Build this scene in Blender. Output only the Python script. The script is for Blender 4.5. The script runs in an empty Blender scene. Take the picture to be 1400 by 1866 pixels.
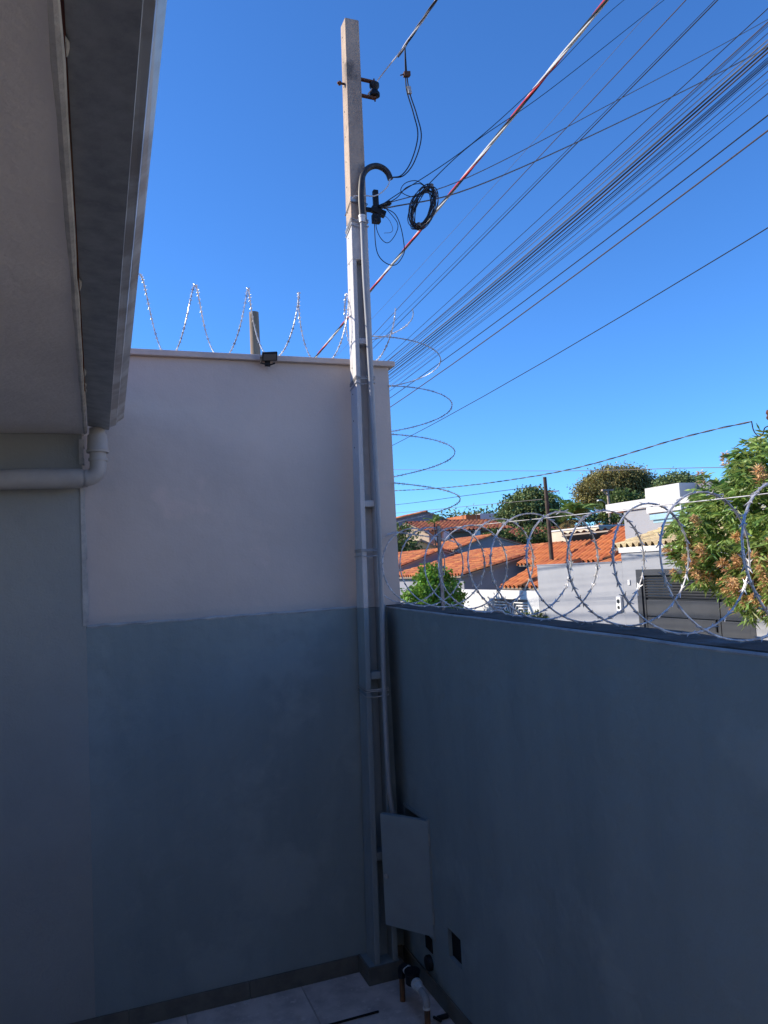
import bpy, math, random
import numpy as np
from mathutils import Vector, Matrix
R_ = math.radians
scene = bpy.context.scene
COL = scene.collection

# ------------------------------------------------------------------ camera
CAM_H = 2.2
yaw, pit, rol = R_(20.7), R_(4.2), R_(3.0)
F = Vector((math.sin(yaw)*math.cos(pit), math.cos(yaw)*math.cos(pit), math.sin(pit)))
Rv = Vector((math.cos(yaw), -math.sin(yaw), 0)); Uv = Rv.cross(F)
R2 = math.cos(rol)*Rv - math.sin(rol)*Uv
U2 = math.sin(rol)*Rv + math.cos(rol)*Uv
cam_d = bpy.data.cameras.new('camera'); cam = bpy.data.objects.new('camera', cam_d); COL.objects.link(cam)
m3 = Matrix((R2, U2, -F)).transposed()
cam.matrix_world = Matrix.Translation((0, 0, CAM_H)) @ m3.to_4x4()
cam_d.sensor_fit = 'HORIZONTAL'; cam_d.sensor_width = 36.0; cam_d.lens = 36.0
cam_d.clip_start = 0.05; cam_d.clip_end = 3000
scene.camera = cam

# ------------------------------------------------------------------ sky, sun, exposure
SUN_EL, SUN_AZ = R_(30), R_(-63)          # azimuth from +Y towards +X
sun_dir = Vector((math.sin(SUN_AZ)*math.cos(SUN_EL), math.cos(SUN_AZ)*math.cos(SUN_EL), math.sin(SUN_EL)))
world = bpy.data.worlds.new('World'); scene.world = world; world.use_nodes = True
wn = world.node_tree.nodes; wl = world.node_tree.links
sky = wn.new('ShaderNodeTexSky'); sky.sky_type = 'NISHITA'; sky.sun_disc = False
sky.sun_elevation = SUN_EL; sky.sun_rotation = SUN_AZ
sky.altitude = 500; sky.air_density = 1.0; sky.dust_density = 0.0; sky.ozone_density = 6.0
bg = wn['Background']; bg.inputs['Strength'].default_value = 0.115
tint = wn.new('ShaderNodeMix'); tint.data_type = 'RGBA'; tint.blend_type = 'MULTIPLY'; tint.inputs[0].default_value = 1.0
tint.inputs[7].default_value = (0.46, 0.765, 1.06, 1)
wl.new(sky.outputs[0], tint.inputs[6]); wl.new(tint.outputs[2], bg.inputs[0])
sd = bpy.data.lights.new('sun', 'SUN'); sun = bpy.data.objects.new('sun', sd); COL.objects.link(sun)
sd.energy = 3.5; sd.angle = R_(0.53); sd.color = (1.0, 0.90, 0.76)
sun.rotation_euler = (-sun_dir).to_track_quat('-Z', 'Y').to_euler()
sun.location = sun_dir*50
vs = scene.view_settings
vs.view_transform = 'Standard'; vs.look = 'None'; vs.exposure = 1.0; vs.gamma = 1.0
scene.cycles.max_bounces = 6; scene.cycles.diffuse_bounces = 4
scene.cycles.caustics_reflective = False; scene.cycles.caustics_refractive = False

# ------------------------------------------------------------------ materials
MATS = {}
def mat(name, col, rough=0.85, metal=0.0, col2=None, nscale=3.0, detail=6.0, lo=0.35, hi=0.7, bump=0.0, bscale=40.0,
        bump2=0.0, bscale2=4.0, island=0.0, objrand=0.0, trans=0.0, stretch=None, spec=0.3, col3=None, n3=1.2, lo3=0.55, hi3=0.7):
    m = bpy.data.materials.new(name); m.use_nodes = True; MATS[name] = m
    nt = m.node_tree; N = nt.nodes; L = nt.links
    b = N['Principled BSDF']
    b.inputs['Roughness'].default_value = rough; b.inputs['Metallic'].default_value = metal
    b.inputs['Specular IOR Level'].default_value = spec
    tc = N.new('ShaderNodeTexCoord'); src = tc.outputs['Object']
    if stretch:
        mp = N.new('ShaderNodeMapping'); mp.inputs['Scale'].default_value = stretch
        L.new(src, mp.inputs[0]); srcs = mp.outputs[0]
    else: srcs = src
    def rgb(c):
        n = N.new('ShaderNodeRGB'); n.outputs[0].default_value = (*c, 1); return n.outputs[0]
    def noise(s, d=6.0, coord=None):
        n = N.new('ShaderNodeTexNoise'); n.inputs['Scale'].default_value = s; n.inputs['Detail'].default_value = d
        n.inputs['Roughness'].default_value = 0.6
        L.new(coord or srcs, n.inputs['Vector']); return n.outputs['Fac']
    def ramp(f, a, z):
        n = N.new('ShaderNodeMapRange'); n.inputs['From Min'].default_value = a; n.inputs['From Max'].default_value = z
        n.interpolation_type = 'SMOOTHSTEP'; L.new(f, n.inputs['Value']); return n.outputs['Result']
    def mix(f, a, c):
        n = N.new('ShaderNodeMix'); n.data_type = 'RGBA'
        if isinstance(f, float): n.inputs[0].default_value = f
        else: L.new(f, n.inputs[0])
        L.new(a, n.inputs[6]); L.new(c, n.inputs[7]); return n.outputs[2]
    c = rgb(col)
    if col2: c = mix(ramp(noise(nscale, detail), lo, hi), c, rgb(col2))
    if col3: c = mix(ramp(noise(n3, 8.0, src), lo3, hi3), c, rgb(col3))
    rnd = None
    if island:
        g = N.new('ShaderNodeNewGeometry'); rnd = g.outputs['Random Per Island']; amt = island
    elif objrand:
        g = N.new('ShaderNodeObjectInfo'); rnd = g.outputs['Random']; amt = objrand
    if rnd is not None:
        mr = N.new('ShaderNodeMapRange'); mr.inputs['To Min'].default_value = 1-amt; mr.inputs['To Max'].default_value = 1+amt
        L.new(rnd, mr.inputs['Value'])
        hs = N.new('ShaderNodeHueSaturation'); L.new(c, hs.inputs['Color']); L.new(mr.outputs[0], hs.inputs['Value'])
        mh = N.new('ShaderNodeMapRange'); mh.inputs['To Min'].default_value = 0.5-0.03*amt*2; mh.inputs['To Max'].default_value = 0.5+0.02*amt*2
        L.new(rnd, mh.inputs['Value']); L.new(mh.outputs[0], hs.inputs['Hue'])
        c = hs.outputs[0]
    L.new(c, b.inputs['Base Color'])
    if bump or bump2:
        h = None
        if bump:
            bn = N.new('ShaderNodeBump'); bn.inputs['Strength'].default_value = bump; bn.inputs['Distance'].default_value = 0.01
            L.new(noise(bscale, 4.0, src), bn.inputs['Height']); h = bn
        if bump2:
            b2 = N.new('ShaderNodeBump'); b2.inputs['Strength'].default_value = bump2; b2.inputs['Distance'].default_value = 0.03
            L.new(noise(bscale2, 3.0, src), b2.inputs['Height'])
            if h: L.new(h.outputs[0], b2.inputs['Normal'])
            h = b2
        L.new(h.outputs[0], b.inputs['Normal'])
    if trans:
        t = N.new('ShaderNodeBsdfTranslucent'); L.new(c, t.inputs[0])
        ms = N.new('ShaderNodeMixShader'); ms.inputs[0].default_value = trans
        L.new(b.outputs[0], ms.inputs[1]); L.new(t.outputs[0], ms.inputs[2])
        L.new(ms.outputs[0], N['Material Output'].inputs['Surface'])
    return m

# walls
mat('yard_paint', (0.262, 0.315, 0.322), 0.75, col2=(0.215, 0.266, 0.278), nscale=3.2, lo=0.3, hi=0.8, stretch=(1, 1, 0.22), bump=0.22, bscale=90, bump2=0.8, bscale2=3.5, col3=(0.29, 0.34, 0.345), n3=1.7, lo3=0.5, hi3=0.62)
mat('edge_skylight', (0.42, 0.45, 0.47), 0.8, col2=(0.28, 0.31, 0.34), nscale=12, bump=0.4)  # lighter colour paints the sky-lit line along the wall edges
mat('gable_paint', (0.345, 0.36, 0.35), 0.75, col2=(0.295, 0.31, 0.305), nscale=1.1, bump=0.25, bscale=90, bump2=0.35, bscale2=5)
mat('neighbour_paint', (0.63, 0.555, 0.505), 0.8, col2=(0.53, 0.475, 0.44), nscale=0.9, bump=0.12, bscale=70, bump2=0.3, bscale2=3, col3=(0.66, 0.56, 0.51), n3=2.5, lo3=0.6)
mat('cap_paint', (0.68, 0.58, 0.52), 0.8, col2=(0.54, 0.46, 0.42), nscale=4, bump=0.2)
mat('soffit_paint', (0.78, 0.75, 0.73), 0.85, col2=(0.69, 0.665, 0.65), nscale=1.6, bump=0.35, bscale=70, bump2=0.3, bscale2=8)
mat('bare_plaster', (0.55, 0.54, 0.52), 0.9, col2=(0.38, 0.38, 0.38), nscale=14, bump=0.5, bscale=60)
mat('wall_top_mortar', (0.115, 0.095, 0.08), 0.95, col2=(0.06, 0.05, 0.045), nscale=7, bump=0.9, bscale=35, col3=(0.14, 0.14, 0.14), n3=5)
mat('concrete', (0.52, 0.40, 0.30), 0.95, col2=(0.30, 0.24, 0.20), nscale=6, bump=0.6, bscale=60, stretch=(1, 1, 0.35), col3=(0.17, 0.145, 0.125), n3=7, lo3=0.53, hi3=0.72)
mat('weathered_post', (0.34, 0.25, 0.18), 0.95, col2=(0.20, 0.15, 0.115), nscale=3, bump=0.5, stretch=(1, 1, .3))
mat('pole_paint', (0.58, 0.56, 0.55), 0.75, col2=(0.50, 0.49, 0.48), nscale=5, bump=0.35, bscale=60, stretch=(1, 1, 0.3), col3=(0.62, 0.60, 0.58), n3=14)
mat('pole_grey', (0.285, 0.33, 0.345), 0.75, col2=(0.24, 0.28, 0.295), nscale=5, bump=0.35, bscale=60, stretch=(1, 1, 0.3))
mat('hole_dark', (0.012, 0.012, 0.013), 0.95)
mat('rust', (0.16, 0.07, 0.04), 0.9, col2=(0.08, 0.045, 0.035), nscale=30, bump=0.4)
mat('galvanised', (0.42, 0.43, 0.43), 0.5, 0.6, col2=(0.28, 0.295, 0.30), nscale=16, lo=0.3, hi=0.75, bump=0.15, bscale=30, col3=(0.38, 0.38, 0.38), n3=60)
mat('galvanised_lip', (0.64, 0.63, 0.60), 0.4, 0.75, col2=(0.42, 0.38, 0.34), nscale=5, lo=0.4, hi=0.62, bump=0.12, bscale=18)
mat('razor_steel', (0.74, 0.75, 0.77), 0.42, 0.55, col2=(0.36, 0.34, 0.34), nscale=30)
mat('razor_dull', (0.26, 0.27, 0.30), 0.5, 0.8, col2=(0.16, 0.15, 0.15), nscale=20)
mat('wire_tie', (0.45, 0.45, 0.45), 0.5, 0.6)
mat('pvc_grey', (0.43, 0.42, 0.41), 0.5, col2=(0.36, 0.35, 0.345), nscale=7, bump=0.1)
mat('conduit_grey', (0.36, 0.375, 0.39), 0.55, col2=(0.30, 0.315, 0.33), nscale=7)
mat('pvc_white', (0.75, 0.75, 0.73), 0.4, col2=(0.6, 0.59, 0.56), nscale=25)
mat('pvc_brown', (0.20, 0.10, 0.05), 0.5, col2=(0.13, 0.07, 0.04), nscale=20)
mat('black_hose', (0.03, 0.032, 0.037), 0.45, col2=(0.05, 0.05, 0.055), nscale=30)
mat('black_plastic', (0.015, 0.016, 0.018), 0.5)
mat('cable_black', (0.02, 0.021, 0.025), 0.5)
mat('cable_grey', (0.14, 0.13, 0.125), 0.6)
mat('cable_brown', (0.075, 0.055, 0.05), 0.6)
mat('cable_red', (0.62, 0.05, 0.07), 0.5)
mat('cable_white', (0.72, 0.71, 0.70), 0.5)
mat('box_paint', (0.275, 0.32, 0.33), 0.5, col2=(0.235, 0.275, 0.287), nscale=4, bump=0.08, bscale=120)
mat('floor_tile', (0.74, 0.64, 0.58), 0.6, col2=(0.50, 0.43, 0.39), nscale=7, objrand=0.04, col3=(0.80, 0.70, 0.64), n3=22, bump=0.1)
mat('skirting_tile', (0.17, 0.16, 0.135), 0.6, col2=(0.12, 0.115, 0.10), nscale=12, objrand=0.08)
mat('grout', (0.50, 0.44, 0.40), 0.95)
# street
mat('asphalt', (0.11, 0.105, 0.10), 0.95, col2=(0.08, 0.078, 0.075), nscale=2, bump=0.5, bscale=60)
mat('pavement', (0.36, 0.34, 0.31), 0.95, col2=(0.27, 0.26, 0.24), nscale=1.5, bump=0.3)
mat('earth', (0.13, 0.10, 0.06), 1.0, col2=(0.07, 0.09, 0.03), nscale=0.2)
mat('grey_render', (0.33, 0.335, 0.35), 0.85, col2=(0.29, 0.295, 0.31), nscale=0.8, bump=0.15)
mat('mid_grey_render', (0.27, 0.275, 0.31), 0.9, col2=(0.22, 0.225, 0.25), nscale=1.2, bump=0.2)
mat('white_render', (0.66, 0.65, 0.63), 0.85, col2=(0.55, 0.54, 0.52), nscale=0.9, bump=0.15)
mat('warm_white_render', (0.84, 0.76, 0.66), 0.9, col2=(0.78, 0.70, 0.60), nscale=0.8)
mat('cream_light_render', (0.76, 0.68, 0.55), 0.9, col2=(0.68, 0.60, 0.48), nscale=1.0)
mat('cream_render', (0.62, 0.53, 0.40), 0.9, col2=(0.52, 0.44, 0.33), nscale=1.0)
mat('tan_render', (0.36, 0.29, 0.22), 0.9, col2=(0.28, 0.22, 0.17), nscale=1.0)
mat('yellow_render', (0.68, 0.50, 0.22), 0.9, col2=(0.58, 0.42, 0.2), nscale=1.0)
mat('gate_grey', (0.058, 0.06, 0.065), 0.5, 0.1, col2=(0.048, 0.05, 0.054), nscale=2)
mat('gate_dark', (0.03, 0.032, 0.035), 0.6)
mat('tile_orange', (0.52, 0.175, 0.065), 0.9, col2=(0.44, 0.14, 0.05), nscale=2.0, objrand=0.12)
mat('tile_orange_joined', (0.50, 0.17, 0.065), 0.9, col2=(0.33, 0.12, 0.06), nscale=1.2, island=0.22, col3=(0.20, 0.085, 0.055), n3=2.6, lo3=.55, hi3=.75)
mat('tile_red', (0.34, 0.11, 0.055), 0.9, col2=(0.22, 0.085, 0.05), nscale=1.0, island=0.25)
mat('tile_pale', (0.60, 0.48, 0.28), 0.9, col2=(0.48, 0.38, 0.22), nscale=2.0, island=0.15)
mat('slate_sheet', (0.20, 0.20, 0.235), 0.7, col2=(0.15, 0.15, 0.18), nscale=1.5)
mat('canopy_blue', (0.35, 0.52, 0.62), 0.35, col2=(0.28, 0.44, 0.54), nscale=3)
mat('window_glass', (0.03, 0.035, 0.04), 0.12, spec=0.6)
mat('iron_white', (0.72, 0.71, 0.68), 0.5)
mat('tank_blue', (0.08, 0.22, 0.5), 0.5)
# vegetation
mat('bark', (0.10, 0.075, 0.055), 0.95, col2=(0.06, 0.045, 0.035), nscale=8, bump=0.6, bscale=25)
mat('leaf_mango', (0.33, 0.43, 0.11), 0.42, col2=(0.15, 0.27, 0.065), nscale=2.2, island=0.45, trans=0.36, spec=0.45)
mat('leaf_bush', (0.20, 0.36, 0.05), 0.5, col2=(0.09, 0.21, 0.03), nscale=2.5, island=0.4, trans=0.3)
mat('leaf_dark', (0.20, 0.25, 0.085), 0.6, col2=(0.10, 0.15, 0.055), nscale=0.35, island=0.4, trans=0.15)
mat('leaf_olive', (0.32, 0.27, 0.09), 0.6, col2=(0.15, 0.15, 0.055), nscale=0.25, island=0.4, trans=0.2)
mat('leaf_palm', (0.26, 0.38, 0.09), 0.45, col2=(0.13, 0.23, 0.06), nscale=1.0, island=0.3, trans=0.25)
mat('leaf_dry', (0.26, 0.20, 0.07), 0.8, col2=(0.16, 0.12, 0.05), nscale=2, island=0.3, trans=0.2)
mat('leaf_scrub', (0.13, 0.18, 0.045), 0.6, col2=(0.07, 0.11, 0.03), nscale=0.8, island=0.4, trans=0.2)
mat('panicle', (0.74, 0.42, 0.22), 0.8, col2=(0.62, 0.46, 0.18), nscale=5, island=0.3, trans=0.2)
mat('panicle_pale', (0.72, 0.52, 0.30), 0.8, col2=(0.6, 0.38, 0.2), nscale=5, island=0.3, trans=0.2)

# ------------------------------------------------------------------ mesh builder
class MB:
    def __init__(s): s.v = []; s.f = []; s.mi = []; s.cur = 0
    def add(s, vs_, fs):
        o = len(s.v); s.v += [tuple(p) for p in vs_]
        for f in fs: s.f.append(tuple(i+o for i in f)); s.mi.append(s.cur)
    def hexa(s, p):   # 4 bottom ccw, 4 top ccw
        s.add(p, [(3, 2, 1, 0), (4, 5, 6, 7), (0, 1, 5, 4), (1, 2, 6, 5), (2, 3, 7, 6), (3, 0, 4, 7)])
    def box(s, x0, x1, y0, y1, z0, z1):
        s.hexa([(x0, y0, z0), (x1, y0, z0), (x1, y1, z0), (x0, y1, z0), (x0, y0, z1), (x1, y0, z1), (x1, y1, z1), (x0, y1, z1)])
    def obox(s, c, ax, ay, az, hx, hy, hz):   # oriented box
        c = Vector(c); ax = Vector(ax).normalized()*hx; ay = Vector(ay).normalized()*hy; az = Vector(az).normalized()*hz
        s.hexa([c-ax-ay-az, c+ax-ay-az, c+ax+ay-az, c-ax+ay-az, c-ax-ay+az, c+ax-ay+az, c+ax+ay+az, c-ax+ay+az])
    def tube(s, pts, r, n=8, caps=True, closed=False):
        pts = [Vector(p) for p in pts]; k = len(pts)
        rs = r if isinstance(r, (list, tuple)) else [r]*k
        t0 = (pts[1]-pts[0]).normalized()
        up = Vector((0, 0, 1)) if abs(t0.z) < 0.9 else Vector((1, 0, 0))
        a = t0.cross(up).normalized(); vs_ = []
        for i, p in enumerate(pts):
            if closed: t = (pts[(i+1) % k]-pts[i-1]).normalized()
            else: t = (pts[min(i+1, k-1)]-pts[max(i-1, 0)]).normalized()
            a = (a - t*a.dot(t)).normalized(); b = t.cross(a)
            for j in range(n):
                an = 2*math.pi*j/n
                vs_.append(p + (a*math.cos(an)+b*math.sin(an))*rs[i])
        fs = []
        for i in range(k if closed else k-1):
            i2 = (i+1) % k
            for j in range(n):
                j2 = (j+1) % n
                fs.append((i*n+j, i*n+j2, i2*n+j2, i2*n+j))
        if caps and not closed:
            fs.append(tuple(range(n-1, -1, -1))); fs.append(tuple((k-1)*n+j for j in range(n)))
        s.add(vs_, fs)
    def lathe(s, c, axis, prof, n=16):   # prof: list of (dist along axis, radius)
        ax = Vector(axis).normalized(); c = Vector(c)
        s.tube([c+ax*(d+1e-5*i) for i, (d, r) in enumerate(prof)], [r for d, r in prof], n)
    def prism(s, poly, d):   # poly: 3d points planar; extruded by vector d
        k = len(poly); poly = [Vector(p) for p in poly]; d = Vector(d)
        s.add(poly+[p+d for p in poly], [tuple(range(k-1, -1, -1)), tuple(range(k, 2*k))]+[(i, (i+1) % k, k+(i+1) % k, k+i) for i in range(k)])
    def build(s, name, m, parent=None, smooth=False, bevel=0.0):
        me = bpy.data.meshes.new(name); me.from_pydata([tuple(v) for v in s.v], [], s.f); me.validate(); me.update()
        import bmesh
        bm = bmesh.new(); bm.from_mesh(me); bmesh.ops.recalc_face_normals(bm, faces=bm.faces); bm.to_mesh(me); bm.free()
        ms = m if isinstance(m, (list, tuple)) else [m]
        for x in ms: me.materials.append(MATS[x])
        if len(ms) > 1:
            for i, p in enumerate(me.polygons): p.material_index = s.mi[i]
        if smooth:
            me.polygons.foreach_set('use_smooth', [True]*len(me.polygons))
            try: me.set_sharp_from_angle(angle=R_(40))
            except Exception: pass
        o = bpy.data.objects.new(name, me); COL.objects.link(o); adopt(o, parent)
        if bevel:
            bv = o.modifiers.new('edge', 'BEVEL'); bv.width = bevel; bv.segments = 2; bv.limit_method = 'ANGLE'; bv.angle_limit = R_(50)
        return o

def wloc(o):
    p = Vector((0, 0, 0))
    while o is not None: p += o.location; o = o.parent
    return p
def adopt(o, parent):
    if parent is None: return
    o.parent = parent; o.location = o.location - wloc(parent)
def tag(o, label=None, cat=None, group=None, kind=None):
    if label: o['label'] = label
    if cat: o['category'] = cat
    if group: o['group'] = group
    if kind: o['kind'] = kind
    return o
def thing(name, label, cat, loc, group=None):
    o = bpy.data.objects.new(name, None); COL.objects.link(o); o.location = loc; o.empty_display_size = 0.1
    return tag(o, label, cat, group)
def struct(o): o['kind'] = 'structure'; return o
def inst(name, me, M, parent):
    o = bpy.data.objects.new(name, me); COL.objects.link(o); o.matrix_world = M; o.parent = parent
    T = Matrix.Translation(-wloc(parent)) @ M
    o.matrix_basis = T
    return o
def smooth_path(pts, n=12):   # catmull rom
    P = [Vector(p) for p in pts]; P = [2*P[0]-P[1]]+P+[2*P[-1]-P[-2]]; out = []
    for i in range(1, len(P)-2):
        for j in range(n):
            t = j/n; a, b, c, d = P[i-1], P[i], P[i+1], P[i+2]
            out.append(0.5*((2*b)+(c-a)*t+(2*a-5*b+4*c-d)*t*t+(3*b-a-3*c+d)*t**3))
    out.append(P[-2]); return out
rng = random.Random(7)

# ================================================================== SETTING
GZ = -0.55
def ground_z(x, y):
    d = math.hypot(x, y)
    t = min(1, max(0, (d-30)/70)); t = t*t*(3-2*t)
    return GZ - 0.03 + t*4.2 + max(0, d-100)*0.012
n = 90; vv = []; ff = []
xs = [(-1 if i < n/2 else 1)*(abs(i-n/2)/(n/2))**2.2*900 for i in range(n+1)]
for j in range(n+1):
    for i in range(n+1): vv.append((xs[i], xs[j], ground_z(xs[i], xs[j])-0.05))
for j in range(n):
    for i in range(n): ff.append((j*(n+1)+i, j*(n+1)+i+1, (j+1)*(n+1)+i+1, (j+1)*(n+1)+i))
g = MB(); g.add(vv, ff); struct(g.build('ground', 'earth', smooth=True))
b = MB(); b.box(4.2, 9.8, -40, 60, GZ-0.16, GZ-0.10); struct(b.build('road', 'asphalt'))
for nm, x0, x1, y1 in (('pavement_near', 1.76, 4.05, 60), ('pavement_far', 9.95, 12.0, 60)):
    b = MB(); b.box(x0, x1, -40, y1, GZ-0.2, GZ); o = struct(b.build(nm, 'pavement'))
for nm, x0, x1 in (('kerb_near', 4.05, 4.198), ('kerb_far', 9.802, 9.95)):
    b = MB(); b.box(x0, x1, -40, 60, GZ-0.2, GZ+0.004); struct(b.build(nm, 'concrete'))

# yard floor with tiles
D = 4.21; W = 1.575
b = MB(); b.box(-4.0, W+0.1, -3.2, D+0.02, -0.16, -0.006); yard = struct(b.build('yard_floor', 'grout'))
tb = MB(); tb.hexa([(0.002, 0.002, -0.012), (0.598, 0.002, -0.012), (0.598, 0.598, -0.012), (0.002, 0.598, -0.012),
                    (0.004, 0.004, 0), (0.596, 0.004, 0), (0.596, 0.596, 0), (0.004, 0.596, 0)])
tile_o = tb.build('floor_tile', 'floor_tile', yard); tile_me = tile_o.data; bpy.data.objects.remove(tile_o)
for i in range(10):
    for j in range(13):
        x0 = W-0.6*(i+1); y0 = D-0.6*(j+1)
        if x0 < -4.05 or y0 < -3.3: continue
        inst('floor_tile', tile_me, Matrix.Translation((x0, y0, rng.uniform(-0.0006, 0.0006))), yard)

# ------------------------------------------------------------------ right yard wall along the street
def wtop(y): return 1.905+0.0165*y
yw = thing('yard_wall', 'dark painted yard wall along the street, razor wire coil on top', 'wall', (W, 1, 0))
b = MB(); XB = 1.69
def wseg(y0, y1, z0=None, z1=None, x0=W, x1=XB):
    za = -0.6 if z0 is None else z0
    ta, tb_ = (wtop(y0), wtop(y1)) if z1 is None else (z1, z1)
    b.hexa([(x0, y0, za), (x1, y0, za), (x1, y1, za), (x0, y1, za), (x0, y0, ta), (x1, y0, ta), (x1, y1, tb_), (x0, y1, tb_)])
HOLES = [(3.445, 3.59, [(0.29, 0.428)]), (3.76, 4.06, [(0.315, 0.885)])]
wseg(-3.2, 3.445); wseg(3.59, 3.76); wseg(4.06, 4.268)
for y0, y1, hs in HOLES:
    wseg(y0, y1, None, hs[0][0]); wseg(y0, y1, hs[-1][1], None)
wseg(-3.2, 4.268, None, None, XB, 1.755)
b.build('masonry', 'yard_paint', yw)
b = MB(); nseg = 46
for i in range(nseg):     # rough mortar bed on top, uneven
    y0 = -3.2+7.46*i/nseg; y1 = -3.2+7.46*(i+1)/nseg
    h = [0.004+rng.uniform(0.0, 0.007) for _ in range(2)]
    if i: h[0] = hp
    hp = h[1]
    b.hexa([(W+0.012, y0, wtop(y0)-.01), (1.752, y0, wtop(y0)-.01), (1.752, y1, wtop(y1)-.01), (W+0.012, y1, wtop(y1)-.01),
            (W+0.016, y0, wtop(y0)+h[0]), (1.748, y0, wtop(y0)+h[0]*1.3), (1.748, y1, wtop(y1)+h[1]*1.3), (W+0.016, y1, wtop(y1)+h[1])])
b.build('mortar_top', 'wall_top_mortar', yw)
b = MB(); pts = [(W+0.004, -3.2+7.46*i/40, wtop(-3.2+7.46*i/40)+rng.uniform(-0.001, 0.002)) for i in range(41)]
b.tube(pts, 0.007, 6); b.build('rounded_edge', 'edge_skylight', yw, smooth=True)

# low wall in front of the neighbour's wall + house gable wall (flush)
NY = 4.272
lw = thing('low_wall', 'dark painted low wall with a narrow ledge under the tall pale wall', 'wall', (0.7, D, 0))
b = MB(); b.box(-0.053, W, D, NY-0.002, -0.1, 1.982); b.build('masonry', 'yard_paint', lw)
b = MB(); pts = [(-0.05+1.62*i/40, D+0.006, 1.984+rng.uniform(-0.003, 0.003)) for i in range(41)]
b.tube(pts, [0.008+rng.uniform(0, 0.004) for _ in pts], 6); b.build('ledge_edge', 'edge_skylight', lw, smooth=True)

# house (left): gable wall, slab, back walls, roof
SZ = 2.972
hs = thing('house', 'grey rendered house with overhanging slab soffit at the left', 'house', (-2, 0, 0))
b = MB(); b.box(-4.2, -0.0534, D, D+0.16, -0.1, SZ+0.0); b.build('gable_wall', 'gable_paint', hs)
b = MB(); b.box(-4.2, -4.0, -3.4, D-0.002, -0.1, 2.0); b.build('side_light_wall', 'yard_paint', hs)  # unseen half wall, gap above it shaped to let light onto the soffit
b = MB(); b.box(-3.998, W-0.002, -3.4, -3.2, -0.1, SZ); b.build('rear_blocker_wall', 'yard_paint', hs)  # unseen wall closed up to the slab to keep low light out
b = MB(); b.box(-4.4, -0.036, -3.4, D+0.22, SZ+0.002, SZ+0.15); b.build('slab', 'soffit_paint', hs, bevel=0.008)
b = MB()
for i in range(60):   # corrugated roof sheet rising to the left
    y0 = -3.4+7.7*i/60; y1 = -3.4+7.7*(i+1)/60; a = 0.03 if i % 2 else 0; c = 0.0 if i % 2 else 0.03
    b.hexa([(0.09, y0, 3.17+a), (0.09, y1, 3.17+c), (-4.4, y1, 4.45+c), (-4.4, y0, 4.45+a),
            (0.09, y0, 3.20+a), (0.09, y1, 3.20+c), (-4.4, y1, 4.48+c), (-4.4, y0, 4.48+a)])
b.build('roof', 'tile_red', hs)
# unpainted plaster corner bead at the end of the gable wall
b = MB(); zz = 1.99
while zz < 2.94:
    h = rng.uniform(0.03, 0.09); z1 = min(zz+h, 2.945); w = rng.uniform(0.018, 0.027); w2 = rng.uniform(0.003, 0.010)
    if not (2.70 < zz < 2.80): b.box(-0.062-w*0.25, -0.050+w2, D-0.004-rng.uniform(0, .002), NY-0.004, zz, z1)
    zz = z1
tag(b.build('corner_bead', 'bare_plaster', hs), kind='stuff')
b = MB(); pts = [(-0.036, -3+7.2*i/50, SZ+0.006+rng.uniform(-.002, .002)) for i in range(51)]
b.tube(pts, [0.010+rng.uniform(-.002, .002) for _ in pts], 8); b.build('slab_edge', 'bare_plaster', hs, smooth=True)
# paint blotches of sealant along the gutter
sk = MB()
for i in range(6):
    y = rng.uniform(0.9, 4.0); l = rng.uniform(0.02, 0.12); w = rng.uniform(0.001, 0.003)
    sk.hexa([(-0.024, y, 2.984), (-0.022, y, 2.984), (-0.022, y+l, 2.984), (-0.024, y+l, 2.984), (-0.024, y, 2.994), (-0.02+w, y+l*.3, 2.992), (-0.02+w, y+l*.7, 2.992), (-0.024, y+l, 2.994)])
tag(sk.build('sealant', 'bare_plaster', hs), kind='stuff')

# unseen pale house added behind the viewer to bounce warm light
rh = thing('rear_bounce_house', 'two storey warm white house added behind the viewer to bounce light', 'house', (-5, -8, GZ))
b = MB(); b.box(-13, 1.5, -13, -5.4, GZ, 6.6); b.build('wall', 'warm_white_render', rh)
b = MB(); b.box(-13.2, 1.7, -13.2, -5.2, 6.602, 6.8); b.build('roof_slab', 'warm_white_render', rh)
for q in (-10.5, -6.5, -2.0):
    b = MB(); b.box(q, q+1.4, -5.44, -5.39, 3.6, 4.8); wf = b.build('window', 'white_render', rh)
    b = MB(); b.box(q+.06, q+1.34, -5.445, -5.36, 3.66, 4.74); b.build('pane', 'window_glass', wf)
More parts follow.
